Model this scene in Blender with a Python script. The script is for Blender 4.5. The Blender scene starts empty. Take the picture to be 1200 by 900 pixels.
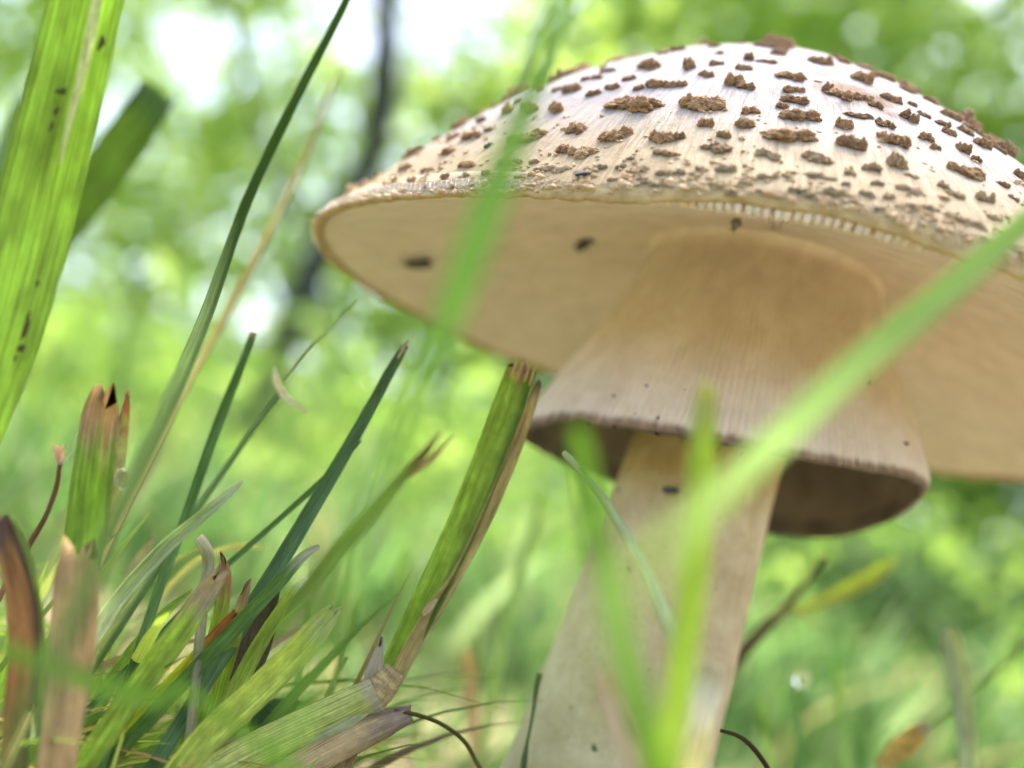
import bpy, bmesh, math, random
import numpy as np
from mathutils import Vector, Matrix, noise
from mathutils.bvhtree import BVHTree

random.seed(7)
RNG = np.random.default_rng(7)
SC = bpy.context.scene
COL = SC.collection

# ------------------------------------------------------------------ camera, sky, sun, exposure
F = 1600.0                      # focal length in photograph pixels (1200 wide)
HCAM = 0.032                    # the lens is held 3 cm above the soil
# rows: world X, Y, Z written in camera axes (x right, y down, z forward)
M = np.array([[9.65327828e-01, 2.61040579e-01, 0.0],
              [-0.04269627, 0.15789076, 0.98653309],
              [0.25752517, -0.95232785, 0.1635618]])
CAM = np.array([0.0, 0.0, HCAM])

cam_d = bpy.data.cameras.new('camera')
cam = bpy.data.objects.new('camera', cam_d)
COL.objects.link(cam)
cam_d.sensor_width = 36.0
cam_d.lens = 36.0 * F / 1200.0
cam_d.clip_start = 0.002
cam_d.clip_end = 500.0
r_, u_, b_ = M @ [1, 0, 0], M @ [0, -1, 0], M @ [0, 0, -1]
cam.matrix_world = Matrix(((r_[0], u_[0], b_[0], 0), (r_[1], u_[1], b_[1], 0), (r_[2], u_[2], b_[2], HCAM), (0, 0, 0, 1)))
cam_d.dof.use_dof = True
cam_d.dof.focus_distance = 0.144
cam_d.dof.aperture_fstop = 12.5
SC.camera = cam

SUN_EL, SUN_AZ = math.radians(71), math.radians(24)     # azimuth measured from +Y towards +X
w = bpy.data.worlds.new('World')
SC.world = w
w.use_nodes = True
nt = w.node_tree
bg = nt.nodes['Background']
sky = nt.nodes.new('ShaderNodeTexSky')
sky.sky_type = 'NISHITA'
sky.sun_disc = False
sky.sun_elevation = SUN_EL
sky.sun_rotation = SUN_AZ
sky.air_density = 0.8
sky.dust_density = 5.0
sky.ozone_density = 0.6
bg.inputs['Strength'].default_value = 0.15
nt.links.new(sky.outputs[0], bg.inputs['Color'])

sl = bpy.data.lights.new('sun', 'SUN')
sl.energy = 2.0
sl.angle = math.radians(0.5)
sl.color = (1.0, 0.93, 0.82)
sun = bpy.data.objects.new('sun', sl)
COL.objects.link(sun)
sd = Vector((math.sin(SUN_AZ) * math.cos(SUN_EL), math.cos(SUN_AZ) * math.cos(SUN_EL), math.sin(SUN_EL)))
sun.rotation_euler = (-sd).to_track_quat('-Z', 'Y').to_euler()
sun.location = sd * 30

SC.view_settings.view_transform = 'Standard'
SC.view_settings.look = 'None'
SC.view_settings.exposure = 2.3
SC.view_settings.gamma = 1.0
SC.render.engine = 'CYCLES'
SC.cycles.use_denoising = True
SC.cycles.max_bounces = 10
SC.cycles.diffuse_bounces = 6
SC.cycles.transmission_bounces = 8
SC.cycles.sample_clamp_indirect = 8.0
SC.cycles.caustics_reflective = False
SC.cycles.caustics_refractive = False

# ------------------------------------------------------------------ helpers
def px(x, y, z):
    """photograph pixel at depth z (metres along the lens axis) -> world"""
    return CAM + M @ np.array([(x - 600) / F * z, (y - 450) / F * z, z])

def tag(o, label=None, cat=None, group=None, kind=None):
    if label: o['label'] = label
    if cat: o['category'] = cat
    if group: o['group'] = group
    if kind: o['kind'] = kind
    return o

def empty(name, loc):
    o = bpy.data.objects.new(name, None)
    o.empty_display_size = 0.005
    o.location = loc
    COL.objects.link(o)
    return o

def mesh_data(name, verts, faces, mat, smooth=True, uv=None, col=None):
    me = bpy.data.meshes.new(name)
    verts = np.asarray(verts, dtype=np.float64)
    if isinstance(faces, np.ndarray):
        k = faces.shape[1]; n = faces.shape[0]
        me.vertices.add(len(verts)); me.vertices.foreach_set('co', verts.ravel())
        me.loops.add(n * k); me.loops.foreach_set('vertex_index', faces.astype(np.int32).ravel())
        me.polygons.add(n); me.polygons.foreach_set('loop_start', np.arange(0, n * k, k, dtype=np.int32))
        me.polygons.foreach_set('loop_total', np.full(n, k, dtype=np.int32))
        me.update(calc_edges=True)
    else:
        me.from_pydata([tuple(v) for v in verts], [], faces)
        me.update()
    me.polygons.foreach_set('use_smooth', np.full(len(me.polygons), smooth))
    if uv is not None:
        vi = np.empty(len(me.loops), dtype=np.int32); me.loops.foreach_get('vertex_index', vi)
        l = me.uv_layers.new(name='UVMap')
        l.data.foreach_set('uv', np.asarray(uv, dtype=np.float32)[vi].ravel())
    if col is not None:
        a = me.color_attributes.new('Col', 'FLOAT_COLOR', 'POINT')
        c = np.asarray(col, dtype=np.float32)
        if c.shape[1] == 3: c = np.c_[c, np.ones(len(c), dtype=np.float32)]
        a.data.foreach_set('color', c.ravel())
    if mat: me.materials.append(mat)
    return me

def mk(name, verts, faces, mat, parent=None, smooth=True, uv=None, col=None, origin=None):
    verts = np.asarray(verts, dtype=np.float64)
    if parent is not None: origin = np.array(parent.matrix_world.translation if parent.parent is None else parent['_o'])
    if origin is None: origin = np.zeros(3)
    me = mesh_data(name, verts - origin, faces, mat, smooth, uv, col)
    o = bpy.data.objects.new(name, me)
    COL.objects.link(o)
    if parent is not None: o.parent = parent
    else: o.location = origin
    return o

def thing(name, loc, *a, **k):
    o = tag(empty(name, loc), *a, **k)
    o.matrix_world = Matrix.Translation(Vector(loc))
    return o

def catmull(P, n):
    P = np.asarray(P, float)
    if len(P) == 2: P = np.array([P[0], (P[0] + P[1]) / 2, P[1]])
    d = np.r_[0, np.cumsum(np.linalg.norm(np.diff(P[:, :3], axis=0), axis=1) ** 0.5 + 1e-9)]
    Q = np.vstack([2 * P[0] - P[1], P, 2 * P[-1] - P[-2]])
    t = np.linspace(0, d[-1], n)
    out = []
    for x in t:
        i = min(max(np.searchsorted(d, x, side='right') - 1, 0), len(P) - 2)
        s = (x - d[i]) / (d[i + 1] - d[i])
        p0, p1, p2, p3 = Q[i:i + 4]
        out.append(0.5 * (2 * p1 + (p2 - p0) * s + (2 * p0 - 5 * p1 + 4 * p2 - p3) * s * s + (3 * p1 - p0 - 3 * p2 + p3) * s ** 3))
    return np.array(out)

def smooth01(x, a, b):
    t = np.clip((x - a) / (b - a), 0, 1)
    return t * t * (3 - 2 * t)

# ------------------------------------------------------------------ node helpers
class N:
    def __init__(s, name):
        s.m = bpy.data.materials.new(name); s.m.use_nodes = True
        s.t = s.m.node_tree; s.t.nodes.clear()
        s.out = s.t.nodes.new('ShaderNodeOutputMaterial')
    def n(s, typ, **kw):
        x = s.t.nodes.new('ShaderNode' + typ)
        for k, v in kw.items():
            if hasattr(x, k) and not k.startswith('i_'): setattr(x, k, v)
        return x
    def l(s, a, b): s.t.links.new(a, b)
    def noise(s, vec, scale, detail=4, rough=0.55, dist=0.0):
        x = s.n('TexNoise'); x.inputs['Scale'].default_value = scale; x.inputs['Detail'].default_value = detail
        x.inputs['Roughness'].default_value = rough; x.inputs['Distortion'].default_value = dist
        if vec is not None: s.l(vec, x.inputs['Vector'])
        return x.outputs['Fac']
    def ramp(s, fac, stops):
        x = s.n('ValToRGB'); e = x.color_ramp.elements
        while len(e) < len(stops): e.new(0.5)
        for i, (p, c) in enumerate(stops):
            e[i].position = p; e[i].color = (c if len(c) == 4 else (*c, 1)) if hasattr(c, '__len__') else (c, c, c, 1)
        s.l(fac, x.inputs['Fac']); return x.outputs['Color']
    def mix(s, a, b, fac, mode='MIX'):
        x = s.n('Mix'); x.data_type = 'RGBA'; x.blend_type = mode
        for v, i in ((fac, 0), (a, 6), (b, 7)):
            if hasattr(v, 'default_value') or hasattr(v, 'is_linked'): s.l(v, x.inputs[i])
            elif i == 0: x.inputs[0].default_value = v
            else: x.inputs[i].default_value = (*v, 1)
        return x.outputs[2]
    def math(s, op, a, b=0.0):
        x = s.n('Math'); x.operation = op
        for v, i in ((a, 0), (b, 1)):
            if hasattr(v, 'is_linked'): s.l(v, x.inputs[i])
            else: x.inputs[i].default_value = v
        return x.outputs[0]
    def map(s, vec, scale):
        x = s.n('Mapping'); x.inputs['Scale'].default_value = scale; s.l(vec, x.inputs['Vector']); return x.outputs[0]
    def bump(s, h, strength, dist):
        x = s.n('Bump'); x.inputs['Strength'].default_value = strength; x.inputs['Distance'].default_value = dist
        s.l(h, x.inputs['Height']); return x.outputs[0]

def principled(k, col, rough=0.6, spec=0.3, bump=None, sss=0.0, radius=(1, .6, .4), scale=0.003):
    b = k.n('BsdfPrincipled')
    if hasattr(col, 'is_linked'): k.l(col, b.inputs['Base Color'])
    else: b.inputs['Base Color'].default_value = (*col, 1)
    b.inputs['Roughness'].default_value = rough
    b.inputs['Specular IOR Level'].default_value = spec
    if bump is not None: k.l(bump, b.inputs['Normal'])
    if sss:
        b.inputs['Subsurface Weight'].default_value = sss
        b.inputs['Subsurface Radius'].default_value = radius
        b.inputs['Subsurface Scale'].default_value = scale
    return b

def mat_leafy(name, trans=0.5, rough=0.6, spec=0.08, veins=True, vscale=34.0, tint=(1.25, 1.25, 0.55)):
    """grass: colour from the blade's own vertex colour, ribbed along its length, lets light through"""
    k = N(name)
    at = k.n('VertexColor'); at.layer_name = 'Col'
    uv = k.n('UVMap'); uv.uv_map = 'UVMap'
    col = at.outputs['Color']
    bump = None
    if veins:
        v1 = k.noise(k.map(uv.outputs[0], (vscale, 0.6, 1)), 1.0, 2, 0.5)
        v2 = k.noise(k.map(uv.outputs[0], (5.0, 3.0, 1)), 1.0, 5, 0.6)
        c1 = k.ramp(v1, [(0.30, 0.62), (0.7, 1.22)])
        c2 = k.ramp(v2, [(0.30, 0.72), (0.7, 1.2)])
        col = k.mix(k.mix(col, c1, 1.0, 'MULTIPLY'), c2, 1.0, 'MULTIPLY')
        bump = k.bump(v1, 0.5, 0.00025)
    p = principled(k, col, rough, spec, bump)
    tr = k.n('BsdfTranslucent')
    k.l(k.mix(col, tint, 1.0, 'MULTIPLY'), tr.inputs['Color'])
    mx = k.n('MixShader'); mx.inputs[0].default_value = trans
    k.l(p.outputs[0], mx.inputs[1]); k.l(tr.outputs[0], mx.inputs[2]); k.l(mx.outputs[0], k.out.inputs[0])
    return k.m

MG = mat_leafy('grass_blade')
MGs = mat_leafy('grass_sward', veins=False, rough=0.6, tint=(0.95, 1.1, 0.8))
MDRY = mat_leafy('dry_grass', trans=0.3, rough=0.8, spec=0.15, tint=(1.05, 1.0, 0.85))

def mat_canopy(name, c0, c1, c2, trans=0.5):
    k = N(name)
    g = k.n('NewGeometry')
    c = k.ramp(g.outputs['Random Per Island'], [(0.0, c0), (0.5, c1), (1.0, c2)])
    p = principled(k, c, 0.6, 0.15)
    tr = k.n('BsdfTranslucent'); k.l(k.mix(c, (1.3, 1.35, 0.8), 1.0, 'MULTIPLY'), tr.inputs['Color'])
    mx = k.n('MixShader'); mx.inputs[0].default_value = trans
    k.l(p.outputs[0], mx.inputs[1]); k.l(tr.outputs[0], mx.inputs[2]); k.l(mx.outputs[0], k.out.inputs[0])
    return k.m

M_CANOPY = mat_canopy('tree_leaves', (0.24, 0.36, 0.085), (0.31, 0.44, 0.13), (0.42, 0.54, 0.21), 0.62)  # leaf colours paled and blued to stand in for haze
M_SHRUB = mat_canopy('undergrowth_leaves', (0.13, 0.23, 0.06), (0.20, 0.32, 0.09), (0.31, 0.42, 0.15), 0.58)

k = N('bark')
tc = k.n('TexCoord')
nb = k.noise(k.map(tc.outputs['Object'], (14, 14, 3)), 2.0, 5)
k.l(principled(k, k.ramp(nb, [(0.3, (0.03, 0.04, 0.032)), (0.7, (0.075, 0.08, 0.062))]), 0.9, 0.1, k.bump(nb, 0.6, 0.02)).outputs[0], k.out.inputs[0])
M_BARK = k.m

k = N('soil')
tc = k.n('TexCoord')
n1 = k.noise(tc.outputs['Object'], 2.2, 6, 0.6)
n2 = k.noise(tc.outputs['Object'], 240.0, 6, 0.65)
n3 = k.noise(tc.outputs['Object'], 30.0, 5, 0.6)
green = k.ramp(n3, [(0.3, (0.06, 0.10, 0.025)), (0.7, (0.11, 0.18, 0.045))])
soil = k.ramp(n2, [(0.3, (0.10, 0.075, 0.045)), (0.55, (0.26, 0.20, 0.12)), (0.75, (0.42, 0.34, 0.22))])
cs = k.mix(soil, green, k.ramp(n1, [(0.45, 0.10), (0.6, 0.8)]))
k.l(principled(k, cs, 0.95, 0.1, k.bump(n2, 0.7, 0.002)).outputs[0], k.out.inputs[0])
M_SOIL = k.m

# ------------------------------------------------------------------ ground: one sheet to the horizon
def ground_h(x, y):
    d = math.hypot(x, y)
    h = 0.0025 * noise.noise(Vector((x * 22, y * 22, 1.3)))
    h += 0.006 * noise.noise(Vector((x * 6, y * 6, 4.1))) * min(1, d / 0.3)
    if d > 0.8: h += 0.05 * noise.noise(Vector((x * 0.6, y * 0.6, 2.2))) * min(1, (d - 0.8) / 2)
    if d > 6: h += 0.25 * noise.noise(Vector((x * 0.12, y * 0.12, 9.2))) * min(1, (d - 6) / 8)
    if d < 0.06: h -= 0.006
    return h

def build_ground():
    rings = np.concatenate([[0.0], np.geomspace(0.012, 260.0, 130)])
    na = 160
    V, Fc = [(0, 0, ground_h(0, 0))], []
    for r in rings[1:]:
        for j in range(na):
            a = 2 * math.pi * j / na
            x, y = r * math.cos(a), r * math.sin(a)
            V.append((x, y, ground_h(x, y)))
    for j in range(na): Fc.append((0, 1 + j, 1 + (j + 1) % na))
    for i in range(len(rings) - 2):
        for j in range(na):
            a, b = 1 + i * na + j, 1 + i * na + (j + 1) % na
            Fc.append((a, a + na, b + na, b))
    return tag(mk('ground', V, Fc, M_SOIL), kind='structure')
build_ground()

# ------------------------------------------------------------------ mushroom materials
def mat_cap():
    k = N('cap_skin')
    uv = k.n('UVMap'); uv.uv_map = 'UVMap'         # u = angle * 60 mm, v = radius, both in metres
    tc = k.n('TexCoord')
    fib = k.noise(k.map(uv.outputs[0], (1900, 260, 1)), 1.0, 4, 0.6, 0.4)
    gran = k.noise(tc.outputs['Object'], 900, 4, 0.6)
    big = k.noise(tc.outputs['Object'], 55, 4, 0.55)
    at = k.n('VertexColor'); at.layer_name = 'Col'
    c = k.mix(at.outputs['Color'], k.ramp(big, [(0.3, (0.87, 0.85, 0.82)), (0.7, (1.03, 1.03, 1.04))]), 1.0, 'MULTIPLY')
    c = k.mix(c, k.ramp(fib, [(0.32, (0.72, 0.68, 0.62)), (0.62, (1.1, 1.1, 1.1))]), 0.9, 'MULTIPLY')
    h = k.math('ADD', k.math('MULTIPLY', fib, 1.0), k.math('MULTIPLY', gran, 0.6))
    b = principled(k, c, 0.6, 0.10, k.bump(h, 0.8, 0.00035), sss=0.25, radius=(1, .62, .38), scale=0.0025)
    k.l(b.outputs[0], k.out.inputs[0]); return k.m
def mat_flesh(name, c0, c1, sss=0.6, scale=0.006, fibre=None, rough=0.7, relief=0.0003):
    k = N(name)
    tc = k.n('TexCoord'); at = k.n('VertexColor'); at.layer_name = 'Col'
    n1 = k.noise(tc.outputs['Object'], 110, 6, 0.65); n2 = k.noise(tc.outputs['Object'], 700, 4, 0.6)
    n3 = k.noise(k.map(tc.outputs['Object'], fibre or (900, 900, 90)), 1.0, 4, 0.6, 0.6)
    c = k.mix(k.ramp(n1, [(0.3, c0), (0.7, c1)]), at.outputs['Color'], 1.0, 'MULTIPLY')
    c = k.mix(c, k.ramp(n3, [(0.3, (0.86, 0.83, 0.78)), (0.65, (1.05, 1.05, 1.05))]), 0.9, 'MULTIPLY')
    h = k.math('ADD', n3, k.math('MULTIPLY', n2, 0.7))
    b = principled(k, c, rough, 0.25, k.bump(h, 0.55, relief), sss=sss, radius=(1, .55, .3), scale=scale)
    k.l(b.outputs[0], k.out.inputs[0]); return k.m
M_CAP = mat_cap()
M_GILL = mat_flesh('gill', (0.84, 0.715, 0.635), (0.88, 0.76, 0.68), 0.5, 0.008, (200, 200, 200))
M_STEM = mat_flesh('stem_flesh', (0.47, 0.365, 0.195), (0.76, 0.65, 0.42), 0.2, 0.002, (420, 420, 240), 0.85, 0.0008)
M_RING = mat_flesh('ring_veil', (0.83, 0.735, 0.64), (0.87, 0.785, 0.70), 0.2, 0.003, (260, 260, 200))
def mat_wart(name, c0, c1, c2):
    k = N(name)
    tc = k.n('TexCoord'); oi = k.n('ObjectInfo')
    n1 = k.noise(tc.outputs['Generated'], 3.2, 6, 0.65); n2 = k.noise(tc.outputs['Generated'], 14, 5, 0.6)
    f = k.math('ADD', k.math('MULTIPLY', n1, 0.65), k.math('MULTIPLY', n2, 0.35))
    c = k.ramp(f, [(0.32, c0), (0.5, c1), (0.66, c2)])
    v = k.ramp(oi.outputs['Random'], [(0, (0.82, 0.82, 0.85)), (1, (1.15, 1.12, 1.08))])
    c = k.mix(c, v, 1.0, 'MULTIPLY')
    k.l(principled(k, c, 0.9, 0.1, k.bump(n2, 0.9, 0.0004), sss=0.1, scale=0.001).outputs[0], k.out.inputs[0]); return k.m
M_WB = mat_wart('wart_brown', (0.21, 0.125, 0.065), (0.40, 0.255, 0.14), (0.58, 0.41, 0.25))
M_WT = mat_wart('wart_tan', (0.27, 0.175, 0.10), (0.48, 0.335, 0.20), (0.66, 0.50, 0.33))
M_WP = mat_wart('wart_pale', (0.36, 0.26, 0.15), (0.55, 0.42, 0.26), (0.70, 0.57, 0.39))

# ------------------------------------------------------------------ mushroom shape
CC = np.array([0.02974, 0.18320, 0.04199 + HCAM])       # centre of the gill-edge circle
R0 = 0.06
CR = [-0.0, -0.016, -0.0002, -0.0007, -0.0213, 0.0245]
CZ = [-0.0072, 0.0018, 0.0023, -0.0091, -0.0055, 0.0021]
def four(c, t):
    s = 0
    for k_ in range(3): s += c[2 * k_] * math.cos((k_ + 1) * t) + c[2 * k_ + 1] * math.sin((k_ + 1) * t)
    return s
def rimR(t): return R0 * (1 + four(CR, t)) + 0.00022 * noise.noise(Vector((math.cos(t) * 9, math.sin(t) * 9, 0)))
def rimZ(t): return R0 * four(CZ, t) + 0.0003 * noise.noise(Vector((math.cos(t) * 6, math.sin(t) * 6, 5)))
def at_cap(t, s, z, shift=False):
    """s = radius as a fraction of the rim, z above the gill-edge plane"""
    r = rimR(t) * s
    sh = -0.0055 * (1 - s) if shift else 0.0
    return CC + np.array([r * math.cos(t) + sh, r * math.sin(t), z + rimZ(t) * s ** 2.5])
H_DOME = 0.0398
def edge_h(t):
    t = t % (2 * math.pi) - 1.5 * math.pi
    return 0.0005 + 0.0022 * smooth01(t, -0.9, -0.1)
def z_top(s, t=4.7): return 0.0030 + (edge_h(t) - 0.0030) * smooth01(s, 0.6, 1.0) + H_DOME * max(0.0, 1 - s ** 1.60) ** 0.95
def z_gill(s): return 0.0155 * (1 - s ** 1.5)
def z_roof(s): return z_gill(s) + 0.0022 + 0.0040 * math.sin(math.pi * min(1, max(0, s))) ** 0.8

mush = thing('mushroom', (CC[0] - 0.004, CC[1], 0.0),
             'large scaly brown-warted mushroom with skirted ring growing in the grass', 'mushroom')

T0, T1 = 1.5 * math.pi - 0.26, 1.5 * math.pi - 0.06
def lip(t):
    """how low the rolled margin hangs: it is worn back where the gill ends show"""
    t = t % (2 * math.pi)
    o = smooth01(t, T0 - .18, T0 + .05) * (1 - smooth01(t, T1 - .05, T1 + .28))
    return 0.0001 + min(0.0013, edge_h(t) * .5) * o + 0.0003 * noise.noise(Vector((math.cos(t) * 22, math.sin(t) * 22, 2)))
def build_cap():
    NA = 420
    prof = [('t', s) for s in np.concatenate([[0.004], np.linspace(0.02, 0.9, 80), np.linspace(0.91, 0.995, 14)])]
    prof += [('e', 1.001, 0.80), ('e', 1.0015, 0.5), ('e', 1.0005, 0.2), ('e', 0.998, 0.03), ('e', 0.994, 0.0), ('e', 0.988, 0.12), ('e', 0.982, 0.5)]
    prof += [('u', s) for s in np.linspace(0.97, 0.10, 26)]
    V, UV, C = [], [], []
    for p in prof:
        for j in range(NA):
            t = 2 * math.pi * j / NA + math.pi / 2
            s = p[1]
            if p[0] == 't':
                z = z_top(s, t)
                q = at_cap(t, s, z, True)
                nn = noise.fractal(Vector(q * 130), 1.0, 2.0, 3)
                q = q + np.array([math.cos(t) * 0.4, math.sin(t) * 0.4, 0.9]) * 0.00022 * nn
                e = smooth01(s, 0.70, 0.97)
                white = np.array([0.355, 0.338, 0.345]); cream = np.array([0.385, 0.305, 0.185])
                brown = np.array([0.52, 0.38, 0.26])
                c = white * (1 - e) + cream * e
                b = smooth01(s, 0.45, 0.0) * 0.35
                c = c * (1 - b) + brown * b
            elif p[0] == 'e':
                lz = lip(t); q = at_cap(t, s, lz + (edge_h(t) - lz) * p[2]); c = np.array([0.48, 0.385, 0.21])
                q[2] += 0.00005 * math.sin(t * 205) * (1 - p[2])
            else:
                q = at_cap(t, s, z_roof(s)); c = np.array([0.76, 0.62, 0.43])
            V.append(q); UV.append((t * 0.06 * (0.25 if p[0] == 'e' else 1), s * 0.06 + (p[2] * 0.004 if p[0] == 'e' else 0))); C.append(c)
    Fc = []
    for i in range(len(prof) - 1):
        for j in range(NA):
            a, b = i * NA + j, i * NA + (j + 1) % NA
            Fc.append((a, b, b + NA, a + NA)[::-1])
    Fc.append(tuple(range(NA))); Fc.append(tuple(range((len(prof) - 1) * NA, len(prof) * NA))[::-1])
    o = mk('cap', V, Fc, M_CAP, mush, uv=UV, col=C)
    o['_o'] = list(mush.matrix_world.translation)
    bm = bmesh.new(); bm.from_mesh(o.data); bmesh.ops.recalc_face_normals(bm, faces=bm.faces); bm.to_mesh(o.data); bm.free()
    return o
cap = build_cap()
cap_V = np.array([v.co for v in cap.data.vertices]) + np.array(cap['_o'])
BVH = BVHTree.FromPolygons([Vector(v) for v in cap_V], [tuple(p.vertices) for p in cap.data.polygons])
def hit(x, y):
    d = M @ np.array([(x - 600) / F, (y - 450) / F, 1.0])
    l = np.linalg.norm(d)
    loc, nor, idx, dist = BVH.ray_cast(Vector(CAM), Vector(d / l))
    if loc is None: return None
    if nor.dot(Vector(d)) > 0: nor = -nor
    return np.array(loc), np.array(nor), dist / l

# the rubbed, rusty bare patch on the crown
_h = hit(1004, 108)
_ca = cap.data.color_attributes['Col']
for i, q in enumerate(cap_V):
    if q[2] < CC[2] + 0.008: continue
    dd = np.linalg.norm((q - _h[0]) * np.array([.8, .8, 1])) + 0.0035 * noise.noise(Vector(q * 300)) + 0.002 * noise.noise(Vector(q * 900))
    b = 0.92 * (1 - smooth01(dd, 0.0015, 0.0065))
    if b > 0:
        c = np.array(_ca.data[i].color[:3]) * (1 - b) + np.array([0.125, 0.058, 0.026]) * b
        _ca.data[i].color = (*c, 1)

# --- gills: those whose ends show at the near margin are parts of their own, the crowd behind is one part
NG = 410
def gill_geo(t, var):
    S = np.concatenate([np.linspace(0.12, 0.9, 12), [0.94, 0.965, 0.98, 0.988, 0.9925, 0.994]])
    end = {0.98: 0.0001, 0.988: 0.0004, 0.9925: 0.0009, 0.994: 0.0015}
    V, Fc = [], []
    jz = random.uniform(-.00012, .00012)
    tx, ty = -math.sin(t), math.cos(t)
    for s in S:
        r = rimR(t) * s
        th = 0.47 * 2 * math.pi * r / NG * var
        zb = z_gill(s) + end.get(s, 0.0) + jz * smooth01(s, .8, .98)
        zt = min(z_roof(s) + 0.0004, z_top(s, t) - 0.0005) if s < 0.97 else min(0.0026, z_top(s, t) - 0.0003)
        zt = max(zt, zb + 0.0003)
        for side in (-1, 1):
            f = 0.55 if s < 0.99 else 0.4
            for zz, kk in ((zt, 1.0), (zb + 0.00045, 1.0), (zb, f)):
                q = at_cap(t, s, zz)
                V.append(q + np.array([tx, ty, 0]) * side * th * kk)
    for i in range(len(S) - 1):
        a = i * 6; b = a + 6
        for f in ((0, 1), (1, 2), (2, 5), (5, 4), (4, 3)):
            Fc.append((a + f[0], a + f[1], b + f[1], b + f[0]))
    e = (len(S) - 1) * 6
    Fc.append((e, e + 1, e + 4, e + 3)); Fc.append((e + 1, e + 2, e + 5, e + 4))
    return V, Fc
bigV, bigF, smallV, smallF = [], [], [], []
for g in range(NG):
    t = 2 * math.pi * g / NG
    V, Fc = gill_geo(t + random.uniform(-.003, .003), random.uniform(0.91, 0.985) if T0 < t < T1 + .1 else random.uniform(0.93, 1.0))
    dt = (t - 1.5 * math.pi)
    if -0.34 < dt < 0.06:
        smallF += [tuple(i + len(smallV) for i in f) for f in Fc]; smallV += V
        o = mk('gill', V, Fc, M_GILL, mush, smooth=True, col=np.ones((len(V), 3)))
    else:
        k0 = len(bigV); bigV += V; bigF += [tuple(i + k0 for i in f) for f in Fc]
o = mk('gill_mass', bigV, bigF, M_GILL, mush, smooth=True, col=np.ones((len(bigV), 3)))
o['kind'] = 'stuff'

# --- stem
ST = [(0.0305, 0.060, 0.0091), (0.0300, 0.050, 0.0092), (0.0280, 0.0259, 0.0103), (0.0265, 0.0042, 0.0116), (0.0256, -0.0130, 0.0128), (0.0250, -0.026, 0.0145), (0.0248, -0.034, 0.0150), (0.0246, -0.040, 0.0120)]
def build_stem():
    P = catmull([(x, CC[1], z + HCAM, r) for x, z, r in ST], 90)
    NA = 120
    V, C = [], []
    for i, (x, y, z, r) in enumerate(P):
        for j in range(NA):
            a = 2 * math.pi * j / NA
            rr = r * (1 + 0.035 * noise.noise(Vector((math.cos(a) * 1.2, math.sin(a) * 1.2, z * 40))) + 0.012 * noise.noise(Vector((math.cos(a) * 4, math.sin(a) * 4, z * 110))))
            V.append((x + rr * math.cos(a), y + rr * math.sin(a), z))
            p = noise.noise(Vector((math.cos(a) * 1.5, math.sin(a) * 1.5, z * 60 + 3)))
            low = smooth01(z, 0.06, 0.01)
            c = np.array([1.0, 0.98, 0.93]) * (1 - low * 0.04)
            if p > 0: c = c * (1 - min(1, p * 1.3) * low * np.array([0.0, 0.06, 0.10]))
            # a reddish streak down the side away from the tall grass
            st = math.exp(-((a - 0.05 + (6.283 if a > 3.14 else 0) * -1) / 0.35) ** 2) * smooth01(z, 0.058, 0.02)
            c = c * (1 - st * np.array([0.0, 0.30, 0.45]))
            C.append(c)
    Fc = [(i * NA + j, i * NA + (j + 1) % NA, (i + 1) * NA + (j + 1) % NA, (i + 1) * NA + j) for i in range(len(P) - 1) for j in range(NA)]
    Fc.append(tuple(range(NA))); Fc.append(tuple(range((len(P) - 1) * NA, len(P) * NA)))
    o = mk('stem', V, Fc, M_STEM, mush, col=C)
    bm = bmesh.new(); bm.from_mesh(o.data); bmesh.ops.recalc_face_normals(bm, faces=bm.faces); bm.to_mesh(o.data); bm.free()
    return np.array(V), Fc
stemV, stemF = build_stem()

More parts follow.
